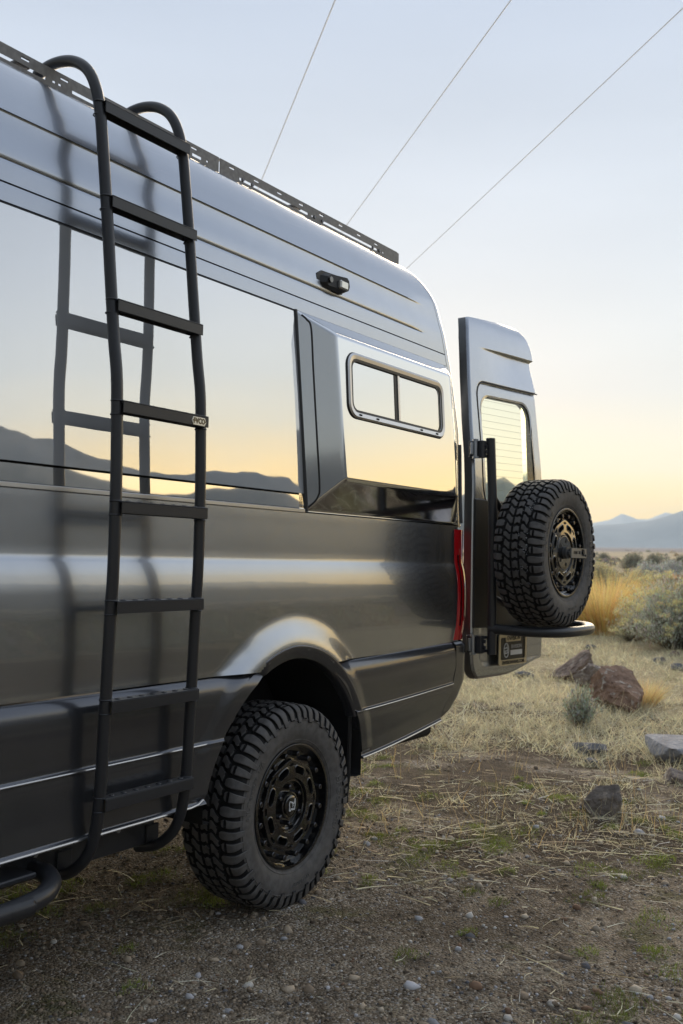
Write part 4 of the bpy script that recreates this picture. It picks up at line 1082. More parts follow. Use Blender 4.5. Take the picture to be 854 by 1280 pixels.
    c = mixc(mrange(dist, 120, 500), c, plain)
    L(c, b.inputs['Base Color']); b.inputs['Roughness'].default_value = .9; b.inputs['Specular IOR Level'].default_value = .2
    bp = nn('ShaderNodeBump'); bp.inputs['Strength'].default_value = 1.0; bp.inputs['Distance'].default_value = .022
    h = mth('ADD', mth('MULTIPLY', vor.outputs['Distance'], -1.2), mth('MULTIPLY', noise(30, 6), 1.6)); L(h, bp.inputs['Height']); L(bp.outputs[0], b.inputs['Normal'])
    return m
g = ground_mesh(); g.materials.append(ground_mat()); tag(obj('ground', g), None, None, None, 'structure')

# --- ranges round the horizon, and the dark near hills behind the photographer (seen in the van's side)
def ridge(name, r0, r1, az, hfun, mat_, nr=26):
    az = np.asarray(az); rs = np.linspace(r0, r1, nr); A, RR = np.meshgrid(az, rs); t = (RR-r0)/(r1-r0)
    H = hfun(A)*np.sin(np.pi*np.clip(t*.5/.62, 0, 1))**1.25
    k = .45*np.sin(29*A+5*t)+.25*np.sin(63*A-9*t+1)+.10*np.sin(131*A+17*t+2)+.05*np.sin(300*A-31*t)
    H = H*(1+.07*k*np.sin(np.pi*np.clip(t, 0, 1)))
    X = CAMW.x+RR*np.cos(A); Y = CAMW.y+RR*np.sin(A)
    return tag(obj(name, gridmesh(name, X, Y, H-1.5, mat_, flip=True)), None, None, None, 'structure')
def interp_az(deg, el, r):
    return lambda A: np.interp(np.degrees(A), deg, np.tan(np.radians(el))*r)
M_mt_haze = add_noise(mat('hazy_mountain_rock', (.30, .33, .38), .95), .012, (.46, .50, .56), (.66, .68, .72))  # distance haze put into the rock colour, pale and bluish
M_ft_haze = add_noise(mat('hazy_foothill_rock', (.24, .275, .335), .95), .02, (.23, .265, .325), (.31, .34, .39))  # bluish haze tint put into the foothill colour as well
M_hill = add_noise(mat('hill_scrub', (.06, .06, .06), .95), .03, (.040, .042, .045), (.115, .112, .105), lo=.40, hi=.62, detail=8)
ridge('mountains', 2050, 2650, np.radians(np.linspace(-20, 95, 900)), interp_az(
    [-20, -5, 5, 10, 12, 13.6, 14.5, 15.4, 16.3, 16.9, 17.7, 18.4, 19.2, 20, 22, 26, 32, 40, 60, 95], [1.0, 1.2, 1.5, 1.8, 1.75, 1.85, 1.8, 2.0, 1.62, 1.58, 1.9, 1.55, 1.4, 1.1, 1.6, 1.9, 2.2, 2.0, 1.6, 1.4], 2420), M_mt_haze)
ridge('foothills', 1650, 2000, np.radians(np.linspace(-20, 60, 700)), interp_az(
    [-20, 0, 8, 12, 13.8, 14.6, 15.4, 16.4, 17.6, 19, 20, 22, 27, 35, 60], [.6, .9, 1.6, 2.05, 2.2, 2.1, 1.8, 1.52, 1.36, 1.28, 1.15, 1.05, 1.3, 1.3, 1.0], 1870), M_ft_haze)
ridge('foothills', 560, 760, np.radians(np.linspace(21, 34, 200)), interp_az(
    [21, 21.8, 22.6, 23.3, 24.2, 25.0, 26, 28, 31, 34], [.0, .7, 2.0, 3.3, 4.1, 3.9, 3.4, 2.4, 1.2, 0], 684), M_hill)
ridge('hills', 290, 440, np.radians(np.linspace(-130, -14, 700)), interp_az(
    [-130, -100, -80, -66, -58, -52, -49, -46, -43, -41, -38, -35.5, -33, -30, -27, -22, -14], [6, 8, 10, 10.8, 10.4, 9.9, 9.4, 8.2, 7.2, 6.8, 7.2, 6.8, 4.6, 3.5, 3.0, 2.2, 1.0], 383), M_hill, 34)

# --- vegetation
def strips(base, dirs, length, width, bend, seg=3, col=None, taper=.15):
    """many narrow ribbons grown from base points"""
    n = len(base); dirs = dirs/np.linalg.norm(dirs, axis=1, keepdims=True)
    side = np.cross(dirs, np.array([0, 0, 1.])); sl = np.linalg.norm(side, axis=1, keepdims=True)
    side = np.where(sl > 1e-3, side/np.maximum(sl, 1e-6), np.array([1., 0, 0]))
    a = rng.uniform(0, 2*np.pi, n)[:, None]; up = np.cross(side, dirs); side = side*np.cos(a)+up*np.sin(a)
    V = np.zeros((n, (seg+1)*2, 3), np.float32)
    for k in range(seg+1):
        t = k/seg; c = base+dirs*(length*t)[:, None]+bend*(length*t*t)[:, None]
        wd = (width*(1-(1-taper)*t)*.5)[:, None]
        V[:, 2*k] = c-side*wd; V[:, 2*k+1] = c+side*wd
    off = (np.arange(n)*(seg+1)*2)[:, None]
    F = np.concatenate([off+np.array([[2*k, 2*k+1, 2*k+3, 2*k+2]]) for k in range(seg)], 0)
    C = None if col is None else np.repeat(col, (seg+1)*2, 0)
    return V.reshape(-1, 3), F, C
def cards(pos, size, col, aspect=2.2, up=.4):
    n = len(pos); d = rng.normal(size=(n, 3)); d[:, 2] += up; d /= np.linalg.norm(d, axis=1, keepdims=True)
    e = rng.normal(size=(n, 3)); s = np.cross(d, e); s /= np.linalg.norm(s, axis=1, keepdims=True)
    hl = (size*.5*aspect)[:, None]; hw = (size*.5)[:, None]
    V = np.stack([pos-d*hl, pos+s*hw, pos+d*hl, pos-s*hw], 1).astype(np.float32)
    F = (np.arange(n)*4)[:, None]+np.array([[0, 1, 2, 3]])
    return V.reshape(-1, 3), F, np.repeat(col, 4, 0)
def jitter(c, n, a=.22):
    return np.clip(np.array(c)[None, :]*(1+rng.normal(0, a, (n, 1)))*(1+rng.normal(0, a*.35, (n, 3))), .004, .95)
def join(parts):
    V = []; F = []; C = []; o = 0
    for v, f, c in parts: V.append(v); F.append(f+o); C.append(c); o += len(v)
    return np.concatenate(V), np.concatenate(F), np.concatenate(C)
M_leaf = attr_mat('leafage', .75, .35); M_straw = attr_mat('dry_stalk', .8, .42)
def colmesh(name, vfc, mat_):
    me = mesh(name, vfc[0], vfc[1], mat_); set_col(me, vfc[2][:len(me.vertices)]); return me
def bush_mesh(r, h, nst, leafc, stemc, flowerc=None, ff=.2, leafs=14, lsize=.022, fl=10, flsize=.012, lumps=6, dome=1.0, asp=2.6, up=.9):
    az = rng.uniform(0, 2*np.pi, nst); q = rng.uniform(0, 1, nst)**.55
    lump = 1+.24*np.sin(lumps*.5*az+rng.uniform(0, 6))*q+.14*np.sin(lumps*az+rng.uniform(0, 6))+rng.normal(0, .09, nst)
    rad = r*q*lump; top = h*np.sqrt(np.maximum(1-(q*.92)**2.2, .05))*(1+rng.normal(0, .12, nst)+.20*np.sin(3*az+rng.uniform(0, 6))*q+.12*np.sin(7*az+rng.uniform(0, 6)))*dome
    base = np.stack([.16*rad*np.cos(az), .16*rad*np.sin(az), np.zeros(nst)], 1)
    tip = np.stack([rad*np.cos(az), rad*np.sin(az), top], 1)
    d = tip-base; L_ = np.linalg.norm(d, axis=1)
    st = strips(base, d, L_, np.full(nst, .007), np.zeros((nst, 3)), 2, jitter(stemc, nst))
    tw = rng.choice(nst, max(nst//14, 6), replace=False); s_tw = strips(base[tw], d[tw]+rng.normal(0, .12*h, (len(tw), 3)), L_[tw]*rng.uniform(1.05, 1.25, len(tw)), np.full(len(tw), .008), rng.normal(0, .08, (len(tw), 3)), 3, jitter((.26, .21, .15), len(tw)))
    st = join([st, s_tw])
    k = np.repeat(np.arange(nst), leafs); t = rng.uniform(.30, 1.0, len(k))**.75
    pos = base[k]+d[k]*t[:, None]+rng.normal(0, .028*h, (len(k), 3)); pos[:, 2] = np.abs(pos[:, 2])
    lf = cards(pos, lsize*rng.uniform(.6, 1.5, len(k)), jitter(leafc, len(k), .28), asp, up)
    fm = None
    if flowerc is not None:
        sel = np.where(q+rng.uniform(-.3, .3, nst) > .30)[0]; sel = sel[rng.uniform(size=len(sel)) < ff]
        k = np.repeat(sel, fl); pos = tip[k]+rng.normal(0, .036, (len(k), 3))*np.array([1, 1, .55])+d[k]/L_[k][:, None]*.02
        fm = cards(pos, flsize*rng.uniform(.6, 1.4, len(k)), jitter(flowerc, len(k), .2), 1.3, .2)
    return st, lf, fm
def bush(name, label, cat, x, y, meshes, group=None, rz=0., s=1.0, sink=.02):
    e = empty(name, None, (x, y, float(gz(x, y))-sink), (0, 0, rz)); e.scale = (s, s, s)
    tag(e, label, cat, group)
    for nm, me in meshes: obj(nm, me, e)
    return e
def kinds(prefix, **kw):
    st, lf, fm = bush_mesh(**kw)
    o = [('stem', colmesh('stem', st, M_straw)), ('foliage', colmesh('foliage', lf, M_leaf))]
    if fm is not None: o.append(('flower_head', colmesh('flower_head', fm, M_leaf)))
    return o
SAGE = (.58, .60, .56); RAB = (.64, .67, .58); FLW = (.82, .73, .40); STEMC = (.15, .115, .07)
def at(u, v, zoff=0):
    """where a sight line through the photograph meets the ground (used only to measure the site)"""
    d = right*(u-427)+down*(v-640)+fwd*1245; dw = van2w(d); t = 1.0
    for _ in range(40):
        p = CAMW+dw*(t/1245.); t *= (CAMW.z-float(gz(p.x, p.y)))/max(CAMW.z-p.z, 1e-6)
    p = CAMW+dw*(t/1245.); return p.x, p.y
K_rab = kinds('r', r=.95, h=1.02, nst=1500, leafc=RAB, stemc=STEMC, flowerc=FLW, leafs=17, lsize=.0085, fl=60, flsize=.018, asp=6.5, up=1.5, ff=.13)
K_rab2 = kinds('r', r=.70, h=.80, nst=900, leafc=(.60, .58, .42), stemc=(.26, .21, .14), flowerc=(.82, .72, .40), leafs=20, lsize=.0085, fl=40, flsize=.018, asp=6, up=1.5, ff=.14)
K_sage = kinds('s', r=.80, h=.75, nst=900, leafc=SAGE, stemc=STEMC, leafs=18, lsize=.020)
K_sage2 = kinds('s', r=.95, h=1.15, nst=1100, leafc=(.36, .355, .28), stemc=STEMC, leafs=18, lsize=.022)
K_small = kinds('s', r=.17, h=.34, nst=130, leafc=(.42, .46, .38), stemc=(.26, .21, .14), leafs=18, lsize=.006, asp=6, up=1.4)
x, y = at(846, 812); bush('rabbitbrush', 'large grey-green rabbitbrush with yellow flower heads, nearest bush on the right', 'bush', x+.25, y, K_rab, None, .4, 1.02)
x, y = at(808, 803); bush('rabbitbrush', 'low pale grey rabbitbrush in front of the golden grass, left of the large flowering bush', 'bush', x+.2, y+.3, K_rab2, None, 2.1, .5)
x, y = at(802, 748); bush('rabbitbrush', 'mid-sized rabbitbrush with straw-yellow heads behind the large flowering bush', 'bush', x, y, K_rab2, None, 3.3, 1.0)
x, y = at(748, 742); bush('rabbitbrush', 'yellow-green rabbitbrush just right of the spare tyre, behind the tallest golden grass', 'bush', x, y, K_rab2, None, 5.0, 1.2)
x, y = at(812, 738); bush('sagebrush', 'blue-grey sagebrush mound behind the large flowering rabbitbrush', 'bush', x, y, K_sage, None, 1.0, 1.25)
x, y = at(841, 729); bush('sagebrush', 'darker sagebrush mound at the right edge, next to the blue-grey mound', 'bush', x, y, K_sage, None, 2.6, 1.2)
x, y = at(793, 716); bush('sagebrush', 'tall dark olive sagebrush standing against the far plain', 'bush', x, y, K_sage2, None, .7, .95)
x, y = at(812, 712); bush('sagebrush', 'second olive sagebrush close right of the tall dark one', 'bush', x+1, y, K_sage2, None, 1.9, .85)
x, y = at(853, 711); bush('sagebrush', 'small olive sagebrush cut by the right edge below the mountains', 'bush', x, y, K_sage2, None, 2.9, .8)
x, y = at(755, 705); bush('sagebrush', 'small rusty sagebrush far off beside the spare tyre', 'bush', x, y, K_sage2, None, 4.1, .8)
x, y = at(726, 908); bush('sagebrush', 'tiny grey-green sagebrush seedling in front of the red-brown rocks', 'bush', x, y, K_small, None, 0, 1.0)

# golden bunchgrass
def clump_mesh(n, r, h, col):
    a = rng.uniform(0, 2*np.pi, n); q = r*np.sqrt(rng.uniform(0, 1, n))*.6
    b = np.stack([q*np.cos(a), q*np.sin(a), np.zeros(n)], 1)
    d = np.stack([np.cos(a)*rng.uniform(.0, .55, n), np.sin(a)*rng.uniform(.0, .55, n), np.ones(n)], 1)+rng.normal(0, .10, (n, 3))
    L_ = h*rng.uniform(.45, 1.08, n)
    bend = np.stack([np.cos(a), np.sin(a), -np.ones(n)*.5], 1)*rng.uniform(.05, .45, n)[:, None]
    return colmesh('blades', strips(b, d, L_, np.full(n, .0095), bend, 3, jitter(col, n, .20)), M_straw)
G1 = clump_mesh(1700, .46, .86, (.90, .66, .28)); G2 = clump_mesh(1200, .38, .66, (.88, .70, .37))
for u, v, me, s, lab in ((764, 781, G1, 1.45, 'broad golden bunchgrass clump at the back, behind the tallest clump'),
                         (754, 793, G1, 1.35, 'tallest golden bunchgrass clump, beside the spare tyre hoop'),
                         (770, 789, G1, 1.15, 'golden bunchgrass clump between the tallest clump and the pale rabbitbrush'),
                         (740, 791, G2, 1.5, 'golden bunchgrass clump partly hidden by the spare tyre'),
                         (786, 785, G2, 1.35, 'short straw-coloured bunchgrass clump nearest the large flowering bush'),
                         (803, 884, G2, .50, 'thin golden grass tuft at the right end of the red-brown rock')):
    x, y = at(u, v); o = obj('bunchgrass', me, None, (x, y, float(gz(x, y))-.01), (0, 0, u)); o.scale = (s, s, s); tag(o, lab, 'grass clump', 'golden bunchgrass')

# rocks
def rock_mesh(seed, sx, sy, sz, planes=13, rough=.05):
    rg = np.random.default_rng(seed)
    import bmesh
    bm = bmesh.new(); bmesh.ops.create_icosphere(bm, subdivisions=5, radius=1.0)
    V = np.array([v.co[:] for v in bm.verts]); F = np.array([[v.index for v in f.verts] for f in bm.faces]); bm.free()
    nrm = rg.normal(size=(planes, 3)); nrm /= np.linalg.norm(nrm, axis=1, keepdims=True); dd = rg.uniform(.54, .90, planes)
    dt = V@nrm.T; q = np.where(dt > .05, dd/np.maximum(dt, .05), 9).min(1); q = np.minimum(q, 1.02)
    k = np.zeros(len(V))
    for fq, am in ((3, .5), (7, .34), (15, .30), (31, .24)):
        p = rg.uniform(0, 6, 3); k += am*np.sin(fq*V[:, 0]+p[0]+1.3*np.sin(fq*.7*V[:, 1]))*np.sin(fq*V[:, 1]+p[1])*np.sin(fq*V[:, 2]+p[2])
    V = V*(q*(1+rough*k*1.6))[:, None]*np.array([sx, sy, sz])
    V[:, 2] -= V[:, 2].min(); return V, F
def rock_mat(name, c1, c2, lich):
    m = add_noise(mat(name, c1, .9), 9, c1, c2, .32, .68, 10, None, 1.0, 26, .022)
    t = m.node_tree; L = t.links.new; b = t.nodes['Principled BSDF']; src = b.inputs['Base Color'].links[0].from_socket
    n = t.nodes.new('ShaderNodeTexNoise'); n.inputs['Scale'].default_value = 14; n.inputs['Detail'].default_value = 7
    g_ = t.nodes.new('ShaderNodeTexCoord'); L(g_.outputs['Object'], n.inputs['Vector'])
    mr = t.nodes.new('ShaderNodeMapRange'); mr.inputs['From Min'].default_value = .57; mr.inputs['From Max'].default_value = .66; L(n.outputs['Fac'], mr.inputs[0])
    x = t.nodes.new('ShaderNodeMix'); x.data_type = 'RGBA'; L(mr.outputs[0], x.inputs['Factor']); L(src, x.inputs['A']); x.inputs['B'].default_value = (*lich, 1); L(x.outputs['Result'], b.inputs['Base Color'])
    return m
M_rk = rock_mat('rust_rock', (.14, .085, .060), (.31, .20, .14), (.40, .36, .31)); M_rk2 = rock_mat('brown_rock', (.115, .085, .068), (.25, .185, .15), (.30, .26, .22))
M_rk3 = rock_mat('pale_rock', (.15, .12, .105), (.30, .26, .235), (.42, .40, .37)); M_rk4 = rock_mat('slate_rock', (.10, .105, .115), (.19, .19, .20), (.25, .245, .24))
M_rk6 = rock_mat('slab_rock', (.19, .195, .215), (.33, .335, .36), (.42, .41, .40)); M_rk5 = rock_mat('dark_rock', (.13, .112, .10), (.27, .235, .205), (.36, .31, .26))
ROCKS = []
def rock(u, v, wpx, hpx, seed, m_, label, depth=.8, rz=0, sink=.12, planes=13, rough=.05, skew=0., flat=9.):
    x, y = at(u, v); dist = math.hypot(x-CAMW.x, y-CAMW.y)
    w_ = wpx/1245*dist; h_ = hpx/1245*dist
    V, F = rock_mesh(seed, 1, depth, 1, planes, rough)
    V[:, 2] = np.where(V[:, 2] > flat*V[:, 2].max(), flat*V[:, 2].max()+.06*(V[:, 2]-flat*V[:, 2].max()), V[:, 2])
    c, s = math.cos(rz), math.sin(rz); V = np.stack([V[:, 0]*c-V[:, 1]*s, V[:, 0]*s+V[:, 1]*c, V[:, 2]], 1)
    vd = np.array([x-CAMW.x, y-CAMW.y]); vd /= np.linalg.norm(vd); sd_ = np.array([vd[1], -vd[0]])
    V[:, 2] *= 1+skew*V[:, 0]/np.abs(V[:, 0]).max(); lat = V[:, 0]; k = w_/(lat.max()-lat.min()); V[:, :2] *= k; V[:, 2] *= h_*(1+sink)/V[:, 2].max()
    W = np.stack([V[:, 0]*sd_[0]+V[:, 1]*vd[0], V[:, 0]*sd_[1]+V[:, 1]*vd[1], V[:, 2]-h_*sink], 1)
    me = mesh('rock', W, F, m_, True); sharp(me, 28)
    ROCKS.append((x+vd[0]*w_*.3*depth, y+vd[1]*w_*.3*depth, w_))
    o = obj('rock', me, None, (x+vd[0]*w_*.3*depth, y+vd[1]*w_*.3*depth, float(gz(x, y))))
    tag(o, label, 'rock', 'rocks strewn behind the van'); return o
rock(716, 850, 58, 36, 3, M_rk2, 'dark red-brown pointed rock, farthest of the rock pile', .8, 1.0, .35, 18, .09, .5)
rock(748, 866, 62, 34, 8, M_rk3, 'pale lichened rock between the two red-brown ones', .9, .4, .3, 20, .10)
rock(774, 888, 66, 50, 21, M_rk, 'rust-brown rock with a sloping pale right face, nearest of the pile', .8, 2.0, .25, 17, .09, -.15)
rock(757, 1019, 50, 35, 61, M_rk5, 'dark grey angular rock lying alone on the bare earth', .9, .6, .35, 10, .08, .25)
rock(846, 954, 78, 22, 14, M_rk6, 'large flat blue-grey slab at the right edge', 1.5, .3, .6, 8, .03, 0., .45)
rock(735, 944, 44, 15, 17, M_rk4, 'low flat purplish stone below the sagebrush seedling', .8, 1.4, .4)
rock(846, 979, 40, 16, 25, M_rk3, 'small pale stone under the blue-grey slab', .8, .3, .4)
rock(741, 958, 20, 9, 26, M_rk4, 'small grey stone close below the low flat purplish stone', .8, .3, .4)
rock(654, 848, 26, 9, 31, M_rk4, 'small slate stone just below the open door corner', .8, .3, .4)
rock(648, 886, 20, 7, 33, M_rk3, 'little pale stone in the dry grass below the open door', .8, .3, .4)
rock(588, 848, 14, 18, 36, M_rk3, 'upright pale stone between the bumper and the open door', .8, .3, .2)
rock(842, 822, 14, 8, 39, M_rk2, 'small brown stone in front of the large rabbitbrush', .8, .3, .3)
rock(848, 838, 18, 8, 41, M_rk4, 'small blue-grey stone near the right edge below the large rabbitbrush', .8, .3, .3)
rock(825, 829, 18, 7, 44, M_rk4, 'dull stone in straw left of the small blue-grey one', .8, .3, .3)
rock(738, 812, 15, 6, 46, M_rk4, 'small grey stone under the end of the carrier hoop', .8, .3, .3)

# --- ground cover nobody could count
def spread(n, r0, r1, a0, a1, power=1.0):
    r = r0*(r1/r0)**(rng.uniform(0, 1, n)**power); a = np.radians(rng.uniform(a0, a1, n))
    return CAMW.x+r*np.cos(a), CAMW.y+r*np.sin(a), r
def ok_ground(x, y):
    return np.hypot(x, y) > .0
def fbm(x, y, s):
    return (np.sin(s*x+1.3*np.sin(.7*s*y))*np.cos(s*y+.9*np.sin(.6*s*x+1))+.5*np.sin(2.3*s*x+2+np.sin(1.9*s*y))*np.sin(2.1*s*y-1))/1.5
# pebbles
t_ = (1+5**.5)/2
IV = np.array([(-1, t_, 0), (1, t_, 0), (-1, -t_, 0), (1, -t_, 0), (0, -1, t_), (0, 1, t_), (0, -1, -t_), (0, 1, -t_), (t_, 0, -1), (t_, 0, 1), (-t_, 0, -1), (-t_, 0, 1)])/math.hypot(1, t_)
IF = np.array([(0, 11, 5), (0, 5, 1), (0, 1, 7), (0, 7, 10), (0, 10, 11), (1, 5, 9), (5, 11, 4), (11, 10, 2), (10, 7, 6), (7, 1, 8), (3, 9, 4), (3, 4, 2), (3, 2, 6), (3, 6, 8), (3, 8, 9), (4, 9, 5), (2, 4, 11), (6, 2, 10), (8, 6, 7), (9, 8, 1)])
def pebbles(n, r0, r1, a0, a1, s0, s1, clod=False):
    x, y, r = spread(n, r0, r1, a0, a1); m = fbm(x, y, 1.7)+rng.normal(0, .5, n) > -.35
    x, y = x[m], y[m]; n = len(x)
    s = s0*(s1/s0)**(rng.uniform(0, 1, n)**2.6); sc3 = s[:, None]*rng.uniform(.6, 1.25, (n, 3)); sc3[:, 2] *= .72
    V = IV[None]*(1+rng.normal(0, .26 if clod else .16, (n, 12, 1)))*sc3[:, None, :]
    a = rng.uniform(0, 6.28, n); c, s_ = np.cos(a)[:, None], np.sin(a)[:, None]
    V = np.stack([V[..., 0]*c-V[..., 1]*s_, V[..., 0]*s_+V[..., 1]*c, V[..., 2]], -1)
    V += np.stack([x, y, gz(x, y)+s*.12], 1)[:, None, :]
    F = (np.arange(n)*12)[:, None, None]+IF[None]
    base = np.array([(.21, .165, .12), (.34, .28, .21), (.43, .37, .29), (.40, .40, .42), (.11, .11, .12), (.50, .48, .45), (.19, .12, .08)])
    if clod: base = np.array([(.19, .148, .105), (.25, .195, .14), (.30, .24, .175), (.15, .115, .082), (.33, .27, .20), (.12, .092, .066), (.06, .045, .032)])
    col = base[rng.choice(7, n, p=[.22, .22, .17, .14, .10, .08, .07])]*(1+rng.normal(0, .15, (n, 1)))
    return V.reshape(-1, 3), F.reshape(-1, 3), np.repeat(np.clip(col, .02, .9), 12, 0)
M_peb = attr_mat('pebble_stone', .85)
tag(obj('gravel', colmesh('gravel', join([pebbles(90000, 1.9, 6.5, 3, 88, .0016, .0085), pebbles(4200, 2.0, 12, 0, 80, .007, .026), pebbles(40000, 2.0, 8, 2, 80, .003, .012, True)]), M_peb)), kind='stuff')
# moss cushions
def moss():
    parts = []
    x, y, r = spread(1150, 2.0, 7.5, 0, 80); m = fbm(x, y, 1.1)+rng.normal(0, .35, len(x)) > .0; x, y = x[m], y[m]
    for cx, cy in zip(x, y):
        rad = rng.uniform(.02, .095); k = int(3200*rad); a = rng.uniform(0, 6.28, k); q = rad*np.sqrt(rng.uniform(0, 1, k))*(1+.35*np.sin(3*a+cx*9))
        px, py = cx+q*np.cos(a)*1.5, cy+q*np.sin(a)
        b = np.stack([px, py, gz(px, py)+.010*np.maximum(1-(q/rad)**2, 0)-.002], 1)
        d = np.stack([rng.normal(0, .5, k), rng.normal(0, .5, k), np.ones(k)], 1)
        g_ = rng.uniform(.6, 1.2); parts.append(strips(b, d, rng.uniform(.008, .022, k), np.full(k, .0022), rng.normal(0, .3, (k, 3)), 1, jitter((.25*g_, .31*g_, .07*g_), k, .25)))
    return join(parts)
tag(obj('moss', colmesh('moss', moss(), M_leaf)), kind='stuff')
# fallen straw, lying flat, and short standing tufts that thicken away from the van
def straw():
    cj = lambda c, n, a: np.clip(np.array(c)[None]*(1+rng.normal(0, a, (n, 1)))*(1+rng.normal(0, .03, (n, 3))), .01, .9)
    x, y, r = spread(40000, 2.0, 20, -2, 66); p = np.clip((r+1.8*fbm(x, y, .55)-1.9)/5.6, .30, 1)*np.clip(.42+1.1*fbm(x, y, 1.3)+.5*fbm(x, y, 3.1), .07, 1); m = rng.uniform(size=len(x)) < p; x, y, r = x[m], y[m], r[m]; n = len(x)
    b = np.stack([x, y, gz(x, y)+.003+rng.uniform(0, .016, n)], 1); a = rng.normal(.5, 1.3, n)
    d = np.stack([np.cos(a), np.sin(a), rng.normal(.01, .06, n)], 1)
    bend = np.stack([rng.normal(0, .35, n), rng.normal(0, .35, n), rng.normal(-.05, .07, n)], 1)
    s1 = strips(b, d, (rng.gamma(2.2, .042, n)+.02)*np.clip((r-1.2)/3.0, .4, 1), rng.uniform(.0016, .0038, n)*(1+r/14), bend, 3, cj((.86, .78, .57), n, .25))
    # tufts: many short blades from one crown, thickening away from the van
    xc, yc, rc_ = spread(17000, 3.0, 24, -2, 58); x2, y2, r2 = spread(11000, 7.0, 24, -2, 36); xc = np.concatenate([xc, x2]); yc = np.concatenate([yc, y2]); rc_ = np.concatenate([rc_, r2]); p = np.clip((rc_+2.4*fbm(xc, yc, .55)-5.6)/4.0, .012, 1)*np.clip(.42+1.2*fbm(xc, yc, 1.5)+.5*fbm(xc, yc, 3.7), .03, 1); m = rng.uniform(size=len(xc)) < p; xc, yc, rc_ = xc[m], yc[m], rc_[m]
    for rx, ry, rw in ROCKS:                             # grass gathers against the stones
        q = int(10+rw*70); a = rng.uniform(0, 6.28, q); xc = np.concatenate([xc, rx+rw*.55*np.cos(a)*rng.uniform(.8, 1.15, q)]); yc = np.concatenate([yc, ry+rw*.5*np.sin(a)*rng.uniform(.8, 1.15, q)])
    rc_ = np.hypot(xc-CAMW.x, yc-CAMW.y)
    k = np.repeat(np.arange(len(xc)), rng.integers(7, 22, len(xc))); n = len(k); hh = (rng.gamma(2.6, .020, len(xc))+.02)*np.clip((rc_-2.5)/6.5, .35, 1); tone = rng.uniform(.55, 1.2, len(xc)); sp_ = rng.uniform(.015, .06, len(xc))*(1+rc_/12)
    x = xc[k]+rng.normal(0, 1, n)*sp_[k]; y = yc[k]+rng.normal(0, 1, n)*sp_[k]
    b = np.stack([x, y, gz(x, y)-.003], 1); d = np.stack([rng.normal(0, .75, n), rng.normal(0, .75, n), np.ones(n)*.7], 1)
    s2 = strips(b, d, hh[k]*rng.uniform(.5, 1.5, n), rng.uniform(.0016, .0034, n)*(1+rc_[k]/8), rng.normal(0, .45, (n, 3)), 2, cj((.86, .77, .53), n, .2)*tone[k][:, None])
    # some taller single stalks standing in the straw
    x, y, r = spread(1100, 5.0, 16, 0, 40); n = len(x); b = np.stack([x, y, gz(x, y)], 1)
    s4 = strips(b, np.stack([rng.normal(0, .25, n), rng.normal(0, .25, n), np.ones(n)], 1), rng.uniform(.06, .24, n), rng.uniform(.0022, .004, n), rng.normal(0, .2, (n, 3)), 3, cj((.66, .50, .24), n, .2))
    # a few long stray stalks in the foreground
    x, y, r = spread(90, 2.1, 6, 8, 80); n = 90; b = np.stack([x, y, gz(x, y)+.008], 1); a = rng.uniform(0, 6.28, n)
    s3 = strips(b, np.stack([np.cos(a), np.sin(a), rng.uniform(0, .15, n)], 1), rng.uniform(.06, .30, n), rng.uniform(.0018, .0032, n), rng.normal(0, .16, (n, 3))*np.array([1, 1, .25]), 4, cj((.58, .50, .32), n, .2))
    return join([s1, s2, s3, s4])
tag(obj('dry_grass', colmesh('dry_grass', straw(), M_straw)), kind='stuff')
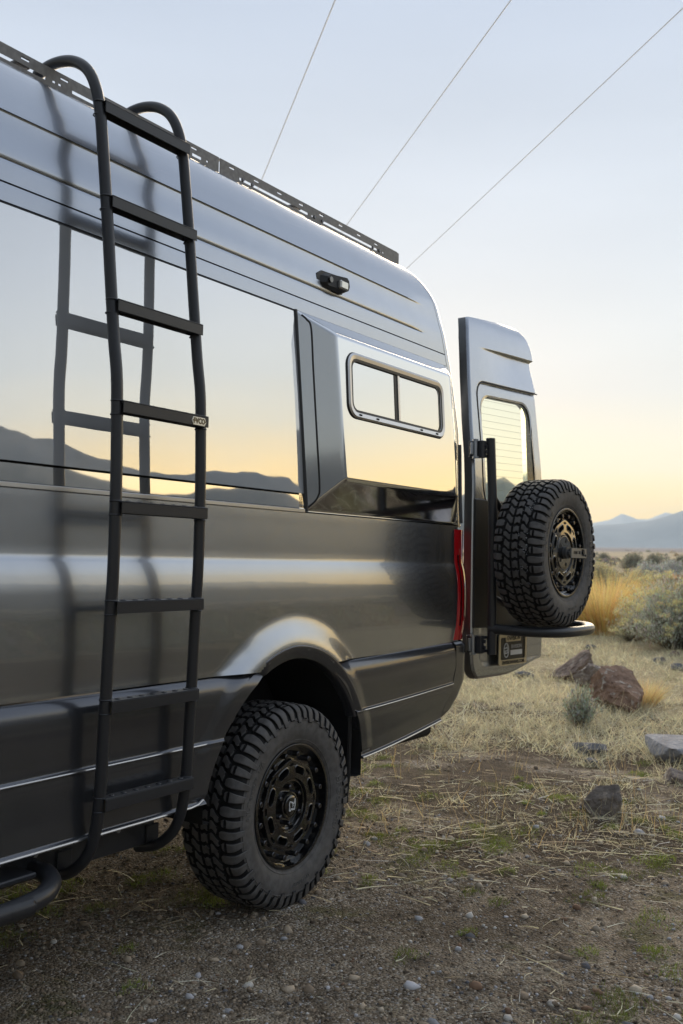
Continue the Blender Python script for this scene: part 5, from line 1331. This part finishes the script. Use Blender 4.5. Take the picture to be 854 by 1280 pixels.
# far-off scrub that reads as one speckled flat, in front and behind the camera
def far_scrub():
    parts = []
    for n, r0, r1, a0, a1 in ((230, 30, 420, 2, 34), (420, 9, 300, -72, -16), (260, 20, 300, -180, -72), (200, 30, 300, 34, 180)):
        x, y, r = spread(n, r0, r1, a0, a1)
        for cx, cy, cr in zip(x, y, r):
            k = int(np.clip(5200/cr, 30, 170)); h = rng.uniform(.35, .95); rad = h*rng.uniform(.7, 1.2)
            a = rng.uniform(0, 6.28, k); q = np.sqrt(rng.uniform(0, 1, k)); z = h*np.sqrt(1-(.95*q)**2)*rng.uniform(.25, 1.0, k)
            z0 = float(gz(cx, cy)); pos = np.stack([cx+rad*q*np.cos(a), cy+rad*q*np.sin(a), z0+z], 1)
            c = ((.30, .30, .22), (.36, .32, .21), (.30, .27, .24), (.46, .38, .23))[rng.integers(4)]
            parts.append(cards(pos, rng.uniform(.5, 1.2, k)*(.10+rad*1.3/math.sqrt(k)), jitter(c, k, .25), 1.7, .6))
    return join(parts)
tag(obj('scrubland', colmesh('scrubland', far_scrub(), M_leaf)), kind='stuff')

# --- three overhead wires crossing behind the van
M_wire = mat('wire_aluminium', (.80, .81, .83), .5, .2)
wd = van2w(Vector((.6895, .7243, 0))); wd.z = 0; wd.normalize(); wr = Vector((wd.y, -wd.x, 0)); WH = 9.0
for k, (lat, lab) in enumerate(((.379, 'overhead wire on the left, meeting the roof rack nearest the ladder'), (.688, 'middle overhead wire, meeting the roof rack'), (1.004, 'overhead wire on the right, running to the rear end of the roof rack'))):
    c = CAMW+wr*lat*WH+Vector((0, 0, WH))
    pts = []
    for s in np.linspace(-60, 240, 40): pts.append(c+wd*s+Vector((0, 0, .00012*(s-40)**2-.2)))
    mb = MB(); mb.tube(pts, .009, 6); tag(obj('power_line', mb.mesh('power_line', M_wire)), lab, 'power line', 'power lines crossing the sky')

# --- the evening haze that pales the ranges
hz = bpy.data.materials.new('haze'); hz.use_nodes = True; t = hz.node_tree; t.nodes.clear()
o_ = t.nodes.new('ShaderNodeOutputMaterial'); pv = t.nodes.new('ShaderNodeVolumePrincipled'); t.links.new(pv.outputs[0], o_.inputs['Volume'])
pv.inputs['Color'].default_value = (.72, .88, 1.0, 1); pv.inputs['Density'].default_value = .00042; pv.inputs['Anisotropy'].default_value = .1
mb = MB(); mb.box(-2800, 2800, -2800, 2800, -4, 104); hb = obj('haze', mb.mesh('haze', hz, False)); tag(hb, kind='stuff')
